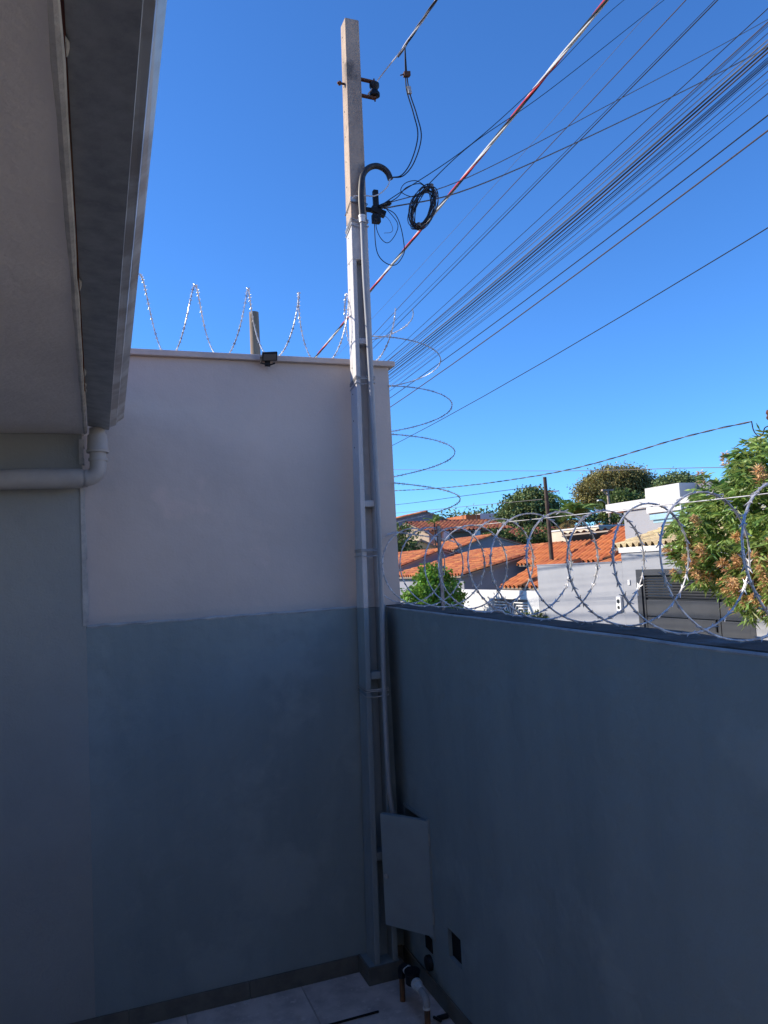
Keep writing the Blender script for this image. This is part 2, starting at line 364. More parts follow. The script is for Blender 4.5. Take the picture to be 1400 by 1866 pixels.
# ------------------------------------------------------------------ gutter
gt = thing('gutter', 'galvanised metal eaves gutter hanging along the slab edge', 'gutter', (0.05, 2, 2.97))
far = [(-0.024, 3.10), (-0.022, 2.992), (0.079, 2.972), (0.081, 2.985), (0.113, 2.998), (0.116, 3.010), (0.150, 3.034), (0.153, 3.075)]
near = [(-0.024, 3.10), (-0.022, 2.998), (0.078, 2.995), (0.080, 3.003), (0.096, 3.006), (0.099, 3.016), (0.114, 3.034), (0.117, 3.075)]
def gut(mbb, k0, k1):
    YS = [-3.0, -1, 1, 1.9, 1.901, 3.0, 4.09]
    rows = []
    for y in YS:
        t = (y-1.0)/3.09
        rows.append([(near[k][0]+(far[k][0]-near[k][0])*t, y, near[k][1]+(far[k][1]-near[k][1])*t + (0.0015 if y > 1.9 else 0)) for k in range(k0, k1+1)])
    m = k1-k0+1; vs_ = []; fs = []
    for r in rows: vs_ += r
    nv = len(vs_); vs_ += [(x-0.001, y, z+0.0025) for x, y, z in vs_]
    for i in range(len(rows)-1):
        for k in range(m-1):
            q = (i*m+k, i*m+k+1, (i+1)*m+k+1, (i+1)*m+k)
            fs.append(q); fs.append(tuple(nv+a for a in reversed(q)))
    e = (len(rows)-1)*m
    for k in range(m-1): fs.append((e+k, e+k+1, nv+e+k+1, nv+e+k))
    mbb.add(vs_, fs)
b = MB(); gut(b, 0, 2); b.build('trough', 'galvanised', gt)
b = MB(); gut(b, 2, 7); b.build('outer_lip', 'galvanised_lip', gt)
b = MB(); b.prism([(x, 4.088, z) for x, z in far[:3]]+[(0.079, 4.088, 3.02), (0.079, 4.088, 3.09)], (0, 0.0025, 0)); b.build('end_plate', 'galvanised', gt)

# downpipe
dp = thing('downpipe', 'grey plastic rain downpipe with elbow under the gutter end', 'pipe', (0.02, 4.12, 2.73))
PY = 4.135
b = MB(); b.lathe((0.022, PY-0.02, 2.86), (0, 0, 1), [(0, .040), (.0, .054), (.012, .056), (.02, .051), (.09, .047), (.091, .039), (.125, .039)], 24); b.build('collar', 'pvc_white' if 0 else 'pvc_grey', dp, smooth=True)
el = [(0.022, PY-0.02, 2.865), (0.022, PY-0.02, 2.81)]+[(0.022-0.06*(1-math.cos(a)), PY-0.02, 2.79-0.06*math.sin(a)) for a in [i*math.pi/2/10 for i in range(11)]]+[(-0.075, PY-0.02, 2.73)]
b = MB(); b.tube(el, 0.040, 20); b.build('elbow', 'pvc_grey', dp, smooth=True)
b = MB(); b.lathe((0.022, PY-0.02, 2.818), (0, 0, 1), [(0, .041), (.0, .046), (.014, .046), (.014, .041)], 20); b.lathe((-0.062, PY-0.02, 2.73), (1, 0, 0), [(0, .041), (.0, .047), (.012, .047), (.012, .041)], 20); b.lathe((-0.04, PY-0.02, 2.73), (1, 0, 0), [(0, .041), (0, .0445), (.01, .0445), (.01, .041)], 20); b.build('socket_ring', 'pvc_grey', dp, smooth=True)
b = MB(); b.tube([(-0.062, PY-0.02, 2.73), (-1.2, PY-0.02, 2.722), (-2.6, PY-0.02, 2.712), (-3.99, PY-0.02, 2.70)], 0.050, 24); b.build('horizontal_pipe', 'pvc_grey', dp, smooth=True)
b = MB(); b.box(-1.2, -1.17, PY-0.074, D, 2.665, 2.787); b.build('pipe_clamp', 'galvanised', dp)

# ------------------------------------------------------------------ neighbour's tall wall
nw = thing('neighbour_wall', 'tall pale lilac-grey rendered wall of the neighbouring plot', 'wall', (0, NY, 0))
NT = 3.415; NX = 1.69
b = MB(); b.box(-6.0, NX, NY, NY+0.13, GZ, NT); b.box(NX-0.13, NX, NY+0.13, 13.0, GZ, NT); b.build('masonry', 'neighbour_paint', nw)
b = MB(); b.box(-6.0, NX+0.035, NY-0.03, NY+0.16, NT+0.001, NT+0.034); b.box(NX-0.16, NX+0.035, NY+0.161, 13.0, NT+0.001, NT+0.034); b.build('coping', 'cap_paint', nw, bevel=0.004)
b = MB()   # small plaster splashes above the ledge
for i in range(46):
    x = min(max(rng.gauss(0.25, 0.35), -0.02), 1.3); z = 2.0+abs(rng.gauss(0, 0.16)); a = rng.uniform(0.003, 0.011); h = a*rng.uniform(0.7, 2.2); q = rng.uniform(-.5, .5)*a
    b.prism([(x, NY, z), (x+a, NY, z+h*.3), (x+a*.8+q, NY, z+h), (x-a*.3+q, NY, z+h*.8)], (0, -rng.uniform(.0012, .003), 0))
b.build('plaster_splash', 'neighbour_paint', nw)['kind'] = 'stuff'

# ------------------------------------------------------------------ skirting
def skirt(name, pieces):
    for (x0, x1, y0, y1, z0, z1) in pieces:
        b = MB(); b.box(x0, x1, y0, y1, z0, z1); b.build('skirting_tile', 'skirting_tile', yard, bevel=0.002)
P_ = []; x = 1.300
while x > -3.9: P_.append((x-0.598, x, D-0.011, D, 0, 0.089)); x -= 0.6
P_ += [(1.301, 1.312, 4.037, D, 0, 0.091), (1.312, 1.50, 4.037, 4.048, 0, 0.091), (1.489, 1.50, 4.048, D, 0, 0.0905)]
P_.append((1.501, 1.5635, D-0.011, D, 0, 0.089))
y = D-0.012
while y > -3.1: P_.append((W-0.011, W, y-0.598, y, 0, 0.089)); y -= 0.6
skirt('skirting_tile', P_)
b = MB(); b.box(1.312, 1.489, 4.048, D, 0, 0.086); o = b.build('pole_footing', 'yard_paint', yard)

# ================================================================== POLE
pole = thing('service_pole', 'tall concrete service entrance pole with darker grey lower shaft', 'pole', (1.42, 4.13, 0))
def pxl(z): return 1.347+0.0200*z
def pxr(z): return 1.483+0.0113*z
def pyf(z): return 4.066+0.0018*z
def pyb(z): return 4.206-0.0078*z
def pbox(mb, z0, z1, fx0, fx1, dy0, dy1):   # fractions across the width, depth (0 front .. 1 back)
    q = []
    for z in (z0, z1):
        xl, xr, yf, yb = pxl(z), pxr(z), pyf(z), pyb(z)
        X0 = xl+(xr-xl)*fx0; X1 = xl+(xr-xl)*fx1; Y0 = yf+(yb-yf)*dy0; Y1 = yf+(yb-yf)*dy1
        q += [(X0, Y0, z), (X1, Y0, z), (X1, Y1, z), (X0, Y1, z)]
    mb.hexa(q)
RB = 0.60; PT = 4.225; RT = 3.99
b = MB()
LZ = 1.985
pbox(b, LZ, RT, 0, 1, RB, 1.0); pbox(b, LZ, RT, 0, .25, 0, RB-.0005); pbox(b, LZ, RT, .77, 1, 0, RB-.0005)
pbox(b, RT+.0003, PT, 0, 1, 0, 1)
b.build('painted_shaft', 'pole_paint', pole, bevel=0.004)
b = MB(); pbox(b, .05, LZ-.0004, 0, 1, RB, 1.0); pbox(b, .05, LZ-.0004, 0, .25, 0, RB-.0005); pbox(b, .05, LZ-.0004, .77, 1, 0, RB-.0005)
b.build('lower_shaft', 'pole_grey', pole, bevel=0.004)  # coloured darker than the shaft above
b = MB(); pbox(b, PT+.0005, 5.47, 0, 1, 0, 1); b.build('bare_shaft', 'concrete', pole, bevel=0.006)
b = MB()
for i in range(20):  # chipped concrete head
    pass
for zr, hz in ((3.51, .036), (2.57, .036), (1.61, .042), (0.64, .045)):
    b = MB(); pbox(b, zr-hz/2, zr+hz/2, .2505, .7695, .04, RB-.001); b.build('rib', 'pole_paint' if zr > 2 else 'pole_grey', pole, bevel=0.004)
b = MB()
z = 2.9
while z < 5.45:
    yc = (pyf(z)*0.35+pyb(z)*0.65); x = pxl(z)
    b.lathe((x-0.0006, yc, z), (1, 0, 0), [(0, .0045), (.0008, .0045)], 8); z += 0.155
tag(b.build('bolt_hole', 'hole_dark', pole), kind='stuff')
# wire ties round the pole
def tie(z, sag, r, m, n=1, name='wire_tie', g=0.004):
    b = MB()
    for k in range(n):
        zk = z+k*0.012*(1 if k % 2 else -1)
        x0, x1, y0, y1 = pxl(z)-g, pxr(z)+g, pyf(z)-g, pyb(z)+g
        P = [(x0, y1, zk-sag), (x0, (y0+y1)/2, zk-sag*.5), (x0, y0, zk+sag*.2), ((x0+x1)/2-.02, y0-.002, zk-.004*k), (1.50, y0-.022, zk), (x1, y0, zk+.004), (x1, y1, zk), ((x0+x1)/2, y1, zk-sag*.4)]
        b.tube(P, r, 6, closed=True)
    return b.build(name, m, pole, smooth=True)
for z, s_, n_ in ((4.215, .03, 3), (3.285, .02, 3), (2.302, .0, 3), (1.527, -.012, 3)): tie(z, s_, 0.0028, 'wire_tie', n_)
b = MB()
for k in range(2):
    pbox(b, 4.335, 4.362, -.03, .78, -.035, -.005)
    break
b.build('steel_band', 'galvanised_lip', pole)
tie(4.325, .03, .0022, 'cable_grey', 1, 'band_wire')
# grey conduit down the front of the pole
cd = [(1.488, 4.050, 4.229), (1.484, 4.05, 3.895), (1.487, 4.05, 3.572), (1.489, 4.05, 3.252), (1.492, 4.05, 2.935), (1.494, 4.05, 2.622), (1.491, 4.05, 2.312), (1.487, 4.05, 2.005), (1.478, 4.05, 1.702), (1.472, 4.05, 1.403), (1.472, 4.05, 1.106), (1.477, 4.05, 0.958), (1.50, 4.055, 0.84), (1.56, 4.06, 0.78), (1.61, 4.05, 0.77)]
cd = [(x, y-0.006, z) for x, y, z in cd]
b = MB(); b.tube(smooth_path(cd, 5), 0.0135, 12); b.build('conduit', 'conduit_grey', pole, smooth=True)
b = MB(); b.lathe((1.488, 4.044, 4.20), (0, 0, 1), [(0, .014), (.0, .019), (.03, .0195), (.03, .021), (.042, .021), (.042, .014)], 14); b.build('conduit_coupler', 'pvc_white', pole, smooth=True)
hosep = [(1.488, 4.044, 4.238), (1.487, 4.045, 4.32), (1.492, 4.047, 4.402), (1.508, 4.05, 4.487), (1.545, 4.05, 4.537), (1.593, 4.05, 4.558), (1.637, 4.05, 4.55), (1.667, 4.05, 4.524), (1.681, 4.05, 4.487)]
b = MB(); b.tube(smooth_path(hosep, 6), 0.0175, 14); b.build('hose_gooseneck', 'black_hose', pole, smooth=True)
b = MB(); b.tube(smooth_path([(1.676, 4.04, 4.49), (1.655, 4.03, 4.436), (1.61, 4.03, 4.388), (1.564, 4.03, 4.362), (1.514, 4.045, 4.365), (1.45, 4.06, 4.36)], 6), 0.0038, 7); b.build('loop_wire', 'cable_white', pole, smooth=True)
# bracket with insulator
BZ1, BZ2 = 5.113, 5.012
b = MB()
for zc in (BZ1, BZ2): b.obox((1.585, 4.10, zc), (1, 0, -.04), (0, 1, 0), (0, 0, 1), .052, .011, .0055)
b.box(1.537, 1.541, 4.088, 4.112, BZ2, BZ1)
b.build('bracket', 'rust', pole)
b = MB(); b.tube([(1.63, 4.10, BZ2-.02), (1.63, 4.10, BZ1+.02)], .005, 8); b.build('bracket_pin', 'rust', pole)
b = MB(); b.lathe((1.63, 4.10, BZ2+.008), (0, 0, 1), [(0, .02), (.004, .031), (.02, .031), (.034, .022), (.042, .019), (.05, .022), (.062, .030), (.08, .030), (.084, .02)], 18); b.build('insulator', 'black_plastic', pole, smooth=True)
b = MB(); b.tube([(1.404, 4.12, 5.08), (1.46, 4.12, 5.08)], .007, 8); b.lathe((1.412, 4.12, 5.08), (1, 0, 0), [(0, .013), (.012, .013)], 6); b.build('bolt', 'rust', pole)
# cable clamp on the right flank
ck = MB(); ck.box(1.575, 1.605, 4.06, 4.09, 4.31, 4.42); ck.obox((1.60, 4.07, 4.29), (1, 0, -.35), (0, 1, 0), (.35, 0, 1), .045, .016, .018)
ck.obox((1.585, 4.07, 4.245), (1, 0, 0), (0, 1, 0), (0, 0, 1), .024, .018, .026); ck.obox((1.64, 4.06, 4.33), (1, 0, .5), (0, 1, 0), (-.5, 0, 1), .04, .014, .012)
ck.obox((1.555, 4.08, 4.30), (1, 0, 0), (0, 1, 0), (0, 0, 1), .03, .01, .012)
ck.build('anchor_clamp', 'black_plastic', pole, bevel=.003)

# ------------------------------------------------------------------ meter box
mb_ = thing('meter_box', 'grey metal meter box in the yard wall with its door ajar', 'meter box', (W, 3.9, 0.3))
b = MB(); b.box(W-.012, W+.004, 3.745, 3.76, .30, .90); b.box(W-.012, W+.004, 4.06, 4.075, .30, .90); b.box(W-.012, W+.004, 3.76, 4.06, .885, .90); b.box(W-.012, W+.004, 3.76, 4.06, .30, .315); b.build('frame', 'box_paint', mb_)
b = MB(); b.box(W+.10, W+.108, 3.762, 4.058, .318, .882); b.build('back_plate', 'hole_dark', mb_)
b = MB(); b.box(W+.03, W+.09, 3.84, 3.98, .50, .74); b.lathe((W+.03, 3.91, .64), (-1, 0, 0), [(0, .055), (.02, .052), (.021, .0)], 18); b.build('meter', 'pvc_grey', mb_)
hd = Vector((1.40-1.568, 3.99-3.752, 0)).normalized(); hn = Vector((hd.y, -hd.x, 0))   # door direction, outward normal
if hn.y > 0: hn = -hn
c = Vector((1.566, 3.748, 0.605))
b = MB()
b.obox(c+hd*.148, hd, hn, (0, 0, 1), .148, .0012, .287)
dr = b.build('door', 'box_paint', mb_)
b = MB()
for off, hx, hz in ((hd*.148+Vector((0, 0, .282)), .148, .005), (hd*.148-Vector((0, 0, .282)), .148, .005)):
    b.obox(c+off-hn*.0155, hd, hn, (0, 0, 1), hx, .0135, hz)
for off in (hd*.003, hd*.293): b.obox(c+off-hn*.0105, hd, hn, (0, 0, 1), .003, .0085, .276)
b.build('door_flange', 'box_paint', dr)
b = MB(); b.lathe(c+hd*.275-Vector((0, 0, .035))+hn*.001, hn, [(0, .014), (.006, .014), (.007, .007), (.014, .007), (.0145, .001)], 14); b.build('lock', 'wire_tie', dr)
b = MB()
for zz in (.80, .41):
    b = MB(); b.tube([(1.569, 3.746, zz-.03), (1.569, 3.746, zz+.03)], .005, 8); b.build('hinge', 'galvanised', mb_)

# black plate painting a shaded wall hole, and round cap below the box
b = MB(); b.lathe((W, 3.83, .155), (-1, 0, 0), [(0, .038), (.018, .038), (.024, .033), (.0245, .002)], 24); tag(b.build('wall_cap', 'black_plastic', smooth=True), 'round black cap on the yard wall beside the water pipes', 'pipe cap')
b = MB(); b.box(W-.006, W, 3.79, 3.875, .215, .29); tag(b.build('hole_shade_plate', 'hole_dark', bevel=.002), 'flat black plate painted for the dark hole just under the meter box', 'plate')

b = MB(); b.box(W+.02, W+.11, 3.447, 3.588, .292, .426); tag(b.build('opening_shade_fill', 'hole_dark', yw))  # near-black fill painting the shade inside the wall opening
# ------------------------------------------------------------------ water pipes
wp = thing('water_pipe_stand', 'short brown and white water pipes with black meter near the floor', 'water meter', (1.42, 3.68, 0))
b = MB(); b.tube([(1.412, 3.835, 0), (1.415, 3.84, .125)], .0145, 12); b.build('riser', 'pvc_brown', wp, smooth=True)
b = MB(); b.lathe((1.43, 3.556, .095), (0, 0, 1), [(0, .0165), (0, .02), (.01, .02), (.01, .0165)], 12); b.build('collar', 'pvc_white', wp, smooth=True); b = MB(); b.tube([(1.425, 3.545, 0), (1.43, 3.555, .105)], .0145, 12); b.build('riser', 'pvc_brown', wp, smooth=True)
b = MB(); b.tube(smooth_path([(1.415, 3.84, .11), (1.417, 3.845, .15), (1.424, 3.82, .172), (1.432, 3.785, .168)], 5), .019, 12); b.build('elbow', 'black_plastic', wp, smooth=True)
b = MB(); b.tube(smooth_path([(1.43, 3.556, .10), (1.43, 3.558, .128), (1.431, 3.575, .142), (1.432, 3.60, .143)], 5), .0165, 12); b.build('elbow', 'pvc_grey', wp, smooth=True)
b = MB(); b.lathe((1.432, 3.80, .165), (0, -1, -.06), [(0, .014), (.0, .024), (.014, .024), (.014, .017), (.025, .017)], 16); b.build('union', 'pvc_white', wp, smooth=True)
b = MB(); b.lathe((1.433, 3.735, .125), (0, 0, 1), [(0, .03), (.006, .036), (.05, .036), (.054, .040), (.066, .040), (.067, .002)], 20); b.tube([(1.433, 3.785, .155), (1.433, 3.685, .15)], .02, 12); b.build('meter_body', 'black_plastic', wp, smooth=True)
b = MB(); b.lathe((1.433, 3.69, .150), (0, -1, -.05), [(0, .018), (0, .027), (.02, .027), (.02, .021), (.065, .02), (.065, .015)], 16); b.build('union', 'pvc_white', wp, smooth=True)
b = MB(); b.tube([(1.433, 3.63, .146), (1.431, 3.60, .143)], .016, 12); b.build('coupling', 'pvc_grey', wp, smooth=True)
b = MB(); b.tube([(1.50, 3.60, .012), (1.555, 3.60, .012)], .012, 10); b.tube([(1.49, 3.62, .01), (1.50, 3.56, .02)], .007, 8); tag(b.build('pipe_offcut', 'black_plastic', smooth=True), 'small black pipe offcut on the floor by the yard wall', 'pipe')
b = MB(); b.obox((1.10, 3.79, .006), (1, .01, 0), (0, 1, 0), (0, 0, 1), .165, .004, .004); tag(b.build('metal_rod', 'hole_dark'), 'thin black rod lying on the tiled yard floor', 'rod')

# ------------------------------------------------------------------ floodlight on neighbour coping
fl = thing('floodlight', 'small black flood lamp clipped on the tall wall coping', 'floodlight', (0.93, NY-.04, NT))
fa = Vector((1, 0.0, 0.10)).normalized(); fn = Vector((0.05, -0.72, -0.62)).normalized(); fu = fn.cross(fa).normalized()
fc = Vector((0.945, NY-.075, NT+.012))
b = MB(); b.obox(fc, fa, fu, fn, .044, .026, .008); b.build('housing', 'black_plastic', fl, bevel=.003)
b = MB(); b.obox(fc+fn*.0092, fa, fu, fn, .037, .019, .001); b.build('lens', 'cable_grey', fl)
b = MB(); b.tube([fc-fa*.05, fc-fa*.052-Vector((0, -.0, .035)), fc+fa*.0-Vector((0, -.02, .045)), fc+fa*.03-Vector((0, 0, .04))], .005, 6); b.box(.925, .955, NY-.045, NY-.031, NT-.035, NT+.03); b.build('bracket', 'black_plastic', fl)

# ================================================================== RAZOR WIRE
bar = MB()
def barb_geo(mb_, p, t, nrm, s=1.0):   # butterfly barb: two pairs of blades along t, flared along nrm
    t = t.normalized(); nrm = (nrm-t*nrm.dot(t)).normalized(); bn = t.cross(nrm)*0.0007*s
    L_, w, w2 = .010*s, .0020*s, .0068*s
    poly = [p-t*L_*1.1-nrm*w2, p-t*L_*.45-nrm*w, p+t*L_*.45-nrm*w, p+t*L_*1.1-nrm*w2, p+t*L_*.6+nrm*0, p+t*L_*1.1+nrm*w2, p+t*L_*.45+nrm*w, p-t*L_*.45+nrm*w, p-t*L_*1.1+nrm*w2, p-t*L_*.6]
    q = [a-bn for a in poly]+[a+bn for a in poly]
    fc_ = [(0, 1, 9), (1, 7, 8, 9), (1, 2, 6, 7), (2, 3, 4), (4, 5, 6), (2, 4, 6)]
    fs = [f for f in fc_]+[tuple(10+i for i in reversed(f)) for f in fc_]+[(i, (i+1) % 10, 10+(i+1) % 10, 10+i) for i in range(10)]
    mb_.add(q, fs)
def coil(name, label, path, mats, group, loc, individual, step=.042, s=1.0, r=.0019):
    root = thing(name, label, 'razor wire', loc, group)
    b = MB(); b.tube(path, r*s, 6); b.build('wire', mats, root, smooth=True)
    acc = 0; bm_ = MB()
    if individual:
        pm = MB(); barb_geo(pm, Vector((0, 0, 0)), Vector((1, 0, 0)), Vector((0, 1, 0)), s); po = pm.build('barb', mats); me = po.data; bpy.data.objects.remove(po)
    cnt = 0
    cen = sum((Vector(p) for p in path), Vector())/len(path)
    for i in range(1, len(path)-1):
        d = (path[i]-path[i-1]).length; acc += d
        if acc < step: continue
        acc -= step
        t = (path[i+1]-path[i-1]).normalized()
        ax = coil_axis(path, i)
        nn = ax-t*ax.dot(t); nn.normalize()
        rad = t.cross(nn)
        an = rng.gauss(0.0, .35); nn = nn*math.cos(an)+rad*math.sin(an)
        if individual and cnt < 300:
            bb = t.cross(nn)
            M = Matrix((t, nn, bb)).transposed().to_4x4(); M.translation = path[i]
            inst('barb', me, M, root); cnt += 1
        else: barb_geo(bm_, path[i], t, nn, s)
    if bm_.v: tag(bm_.build('barb_row', mats, root), kind='stuff')
    return root
AX = Vector((0, 1, 0))
def coil_axis(path, i): return AX
# along the yard wall
def helix_y():
    P = []; turns = 13; rr = .205
    for i in range(turns*60):
        th = 2*math.pi*i/60; y = 4.22-0.245*th/(2*math.pi) - (0.0)
        wob = .012*math.sin(th*.37+1)
        r = rr+.008*math.sin(th*.21)
        P.append(Vector((1.665+wob+r*math.cos(th+1.2), y+.02*math.sin(th*.5), wtop(y)+.022+rr+.5*(r-rr)+r*math.sin(th+1.2))))
    return P
AX = Vector((0, 1, 0))
coil('razor_coil', 'razor wire coil on top of the dark yard wall along the street', helix_y(), 'razor_steel', 'razor wire coils', (1.66, 2, 1.95), True, step=.060, s=2.05, r=.0016)
# along the neighbour coping
def helix_x():
    P = []; rr = .205
    for i in range(26, 14*48):
        th = 2*math.pi*i/48; x = 1.868-0.298*th/(2*math.pi)
        r = rr+.01*math.sin(th*.23)
        P.append(Vector((x, NY+.07+r*math.cos(th-0.6), NT+.036+rr+.5*(r-rr)+.012*math.sin(th*.4)+r*math.sin(th-0.6))))
    return P
AX = Vector((1, 0, 0))
coil('razor_coil', 'sunlit razor wire coil on top of the tall pale wall', helix_x(), 'razor_steel', 'razor wire coils', (0, NY+.07, NT), False, s=1.5, r=.0022)
def helix_z():
    P = []; rr = .235
    for i in range(5*48+8):
        th = 2*math.pi*i/48; z = 3.79-0.296*th/(2*math.pi)
        r = rr+.01*math.sin(th*.3)
        k = min(1, th/(2*math.pi*1.5))
        P.append(Vector((1.66+.24*k+r*math.cos(th-0.5), NY+.10+r*math.sin(th-.5)*(1 if th > 0 else 1), z)))
    return P
AX = Vector((0, 0, 1))
coil('razor_coil', 'dark razor wire coil stretched down the street corner of the tall wall', helix_z(), 'razor_steel', 'razor wire coils', (1.9, NY, 2.4), False, s=1.35, r=.0021)
# guide wire and stanchion
b = MB(); b.tube([(1.665, 4.25, 2.405), (1.665, 3.9, 2.395), (1.665, 2.6, 2.365), (1.665, 1.6, 2.345), (1.665, -2.9, 2.30)], .0016, 6); tag(b.build('guide_wire', 'razor_steel', smooth=True), 'thin straight wire threaded through the tops of the coil loops', 'wire')
for yy in (3.62, -0.6):
    b = MB(); b.obox((1.665, yy, wtop(yy)+.22), (1, 0, 0), (0, 1, 0), (0, 0, 1), .009, .0035, .22); b.obox((1.665, yy+.012, wtop(yy)+.22), (1, 0, 0), (0, 1, 0), (0, 0, 1), .003, .009, .22)
    o = tag(b.build('stanchion', 'razor_dull'), 'slim steel post holding the coil near the wall corner' if yy > 0 else 'slim steel post holding the coil behind the viewer', 'post')

# ================================================================== OVERHEAD CABLES
def extend(p0, p1, y):
    p0, p1 = Vector(p0), Vector(p1); d = p1-p0; t = (y-p0.y)/d.y
    return p0+d*t
def street_cable(pts, r, m, label, group=None, y0=-14, y1=23.6):
    P = [Vector(p) for p in pts]
    a = extend(P[1], P[0], y0); c = extend(P[-2], P[-1], y1); a.z -= .0; 
    a = extend(P[-1], P[0], y0); c = extend(P[0], P[-1], y1); n_ = 24; mid = P[len(P)//2]; ref = extend(P[0], P[-1], mid.y)
    sg = max(-.06, min(.02, (mid.z-ref.z)))
    path = [a.lerp(c, i/n_) for i in range(n_+1)]
    for p in path:
        u_ = (p.y-P[0].y)/(P[-1].y-P[0].y); p.z += 4*sg*u_*(1-u_) if -0.6 < u_ < 1.6 else 4*sg*(-.6)*1.6
    b = MB(); b.tube(path, r, 6); return tag(b.build('overhead_cable', m, smooth=True), label, 'cable', group)
def twisted(name, pts, r, pitch, mats, label, group=None):
    path = smooth_path(pts, 8); L = 0; root = thing(name, label, 'cable', path[0], group)
    fine = []; 
    for i in range(len(path)-1):
        k = max(1, int((path[i+1]-path[i]).length/(pitch/14)))
        for j in range(k): fine.append(path[i].lerp(path[i+1], j/k))
    fine.append(path[-1])
    cum = [0]
    for i in range(1, len(fine)): cum.append(cum[-1]+(fine[i]-fine[i-1]).length)
    for s_, m in enumerate(mats):
        P = []
        for i, p in enumerate(fine):
            t = (fine[min(i+1, len(fine)-1)]-fine[max(i-1, 0)]).normalized()
            a = t.cross(Vector((0, 0, 1))).normalized(); c = t.cross(a)
            th = 2*math.pi*(cum[i]/pitch+s_/len(mats)); P.append(p+(a*math.cos(th)+c*math.sin(th))*r*1.05)
        b = MB(); b.tube(P, r, 6); b.build('strand', m, root, smooth=True)
    return root
TW = [(4.7, 5.696, 7.513), (4.7, 8.544, 7.342), (4.7, 12.546, 7.152), (4.7, 16.029, 6.993)]
twisted('twisted_cable', [extend(TW[1], TW[0], -14)]+TW+[extend(TW[2], TW[3], 23.6)], .0115, 1.7, ['cable_red', 'cable_white', 'cable_white', 'cable_black'], 'thick red, white and black twisted power cable over the street')
street_cable([(4.9, 4.915, 6.973), (4.9, 8.063, 6.798), (4.9, 12.758, 6.53)], .0045, 'cable_brown', 'brownish street cable right of the red twisted cable, running singly')
street_cable([(4.85, 4.531, 6.675), (4.85, 7.482, 6.506), (4.85, 12.664, 6.246)], .005, 'cable_black', 'lower of two close black cables left of the big bundle')
street_cable([(4.95, 4.652, 6.788), (4.95, 7.708, 6.63), (4.95, 12.85, 6.44)], .0032, 'cable_black', 'upper of two close black cables left of the big bundle')
street_cable([(4.8, 5.278, 7.091), (4.8, 8.335, 6.919), (4.8, 12.452, 6.746)], .0022, 'cable_grey', 'faint thin grey line just right of the red twisted cable')
street_cable([(5.2, 4.555, 4.808), (5.2, 10.569, 4.516), (5.2, 13.147, 4.465)], .0048, 'cable_black', 'lone black cable well below the big bundle of street cables')
BU = [((4.6, 3.861, 6.055), (4.6, 6.951, 5.902), (4.6, 11.614, 5.687), .0035, 'cable_black'), ((4.9, 4.124, 6.204), (4.9, 7.163, 6.034), (4.9, 12.382, 5.838), .0045, 'cable_brown'),
 ((4.66, 3.931, 5.93), (4.66, 6.702, 5.796), (4.66, 11.782, 5.615), .0028, 'cable_black'), ((4.96, 4.189, 6.121), (4.96, 7.051, 5.989), (4.96, 12.547, 5.797), .004, 'cable_grey'),
 ((4.72, 3.99, 5.899), (4.72, 6.584, 5.748), (4.72, 11.946, 5.577), .006, 'cable_grey'), ((5.02, 4.247, 6.101), (5.02, 6.902, 5.928), (5.02, 12.711, 5.753), .007, 'cable_black'),
 ((4.78, 4.047, 5.886), (4.78, 6.497, 5.716), (4.78, 12.109, 5.546), .006, 'cable_brown'), ((5.08, 4.306, 6.075), (5.08, 6.741, 5.861), (5.08, 12.878, 5.697), .003, 'cable_black'),
 ((4.84, 4.107, 5.852), (4.84, 6.315, 5.639), (4.84, 12.278, 5.475), .0045, 'cable_black'), ((4.6, 3.909, 5.613), (4.6, 5.927, 5.435), (4.6, 11.677, 5.259), .003, 'cable_black'),
 ((4.9, 4.171, 5.774), (4.9, 6.21, 5.599), (4.9, 12.448, 5.392), .0028, 'cable_grey'), ((4.66, 3.977, 5.501), (4.66, 5.787, 5.377), (4.66, 11.852, 5.146), .0025, 'cable_black'),
 ((4.96, 4.252, 5.546), (4.96, 5.846, 5.439), (4.96, 12.634, 5.21), .0055, 'cable_black'), ((4.72, 4.058, 5.273), (4.72, 5.329, 5.175), (4.72, 12.046, 4.908), .0062, 'cable_brown')]
for a, c, e, r, m in BU:
    street_cable([a, c, e], r, m, 'street cable in the dense dark bundle crossing the upper right sky', 'bundle of street cables')
for dx, dz, k in ((.05, .03, 1), (-.06, .05, 3), (.08, -.03, 5), (-.04, -.05, 8), (.06, .02, 10), (-.05, -.04, 11), (.03, .02, 4), (-.03, -.02, 5), (.04, -.02, 6), (.07, .03, 7), (-.07, .02, 8)):
    a, c, e, r, m = BU[k]
    street_cable([(q[0]+dx, q[1], q[2]+dz*(1 if i != 1 else .4)) for i, q in enumerate((a, c, e))], .0022, 'cable_black', 'street cable in the dense dark bundle crossing the upper right sky', 'bundle of street cables')
# service drops landing on the pole
def drop(pts, r, m, label, name='drop_cable'):
    b = MB(); b.tube(smooth_path(pts, 8), r, 6); return tag(b.build(name, m, smooth=True), label, 'cable')
drop([(7.2, 6.6, 9.6), (4.997, 5.8, 7.657), (3.571, 5.1, 6.172), (2.487, 4.5, 5.079), (1.667, 4.03, 4.358), (1.60, 4.06, 4.31)], .0032, 'cable_black', 'black drop cable ending at the pole clamp, above the spare coil')
drop([(7.2, 6.0, 9.2), (5.024, 5.3, 7.289), (3.42, 4.9, 5.879), (2.497, 4.5, 5.085), (1.90, 4.02, 4.46), (1.86, 3.98, 4.40)], .0032, 'cable_black', 'black drop cable running down to the top of the spare coil')
drop([(7.5, 4.2, 7.9), (4.993, 4.2, 6.301), (3.517, 4.2, 5.397), (2.252, 4.1, 4.614), (1.623, 4.03, 4.319)], .0028, 'cable_grey', 'thinner grey messenger cable reaching the pole clamp from the right')
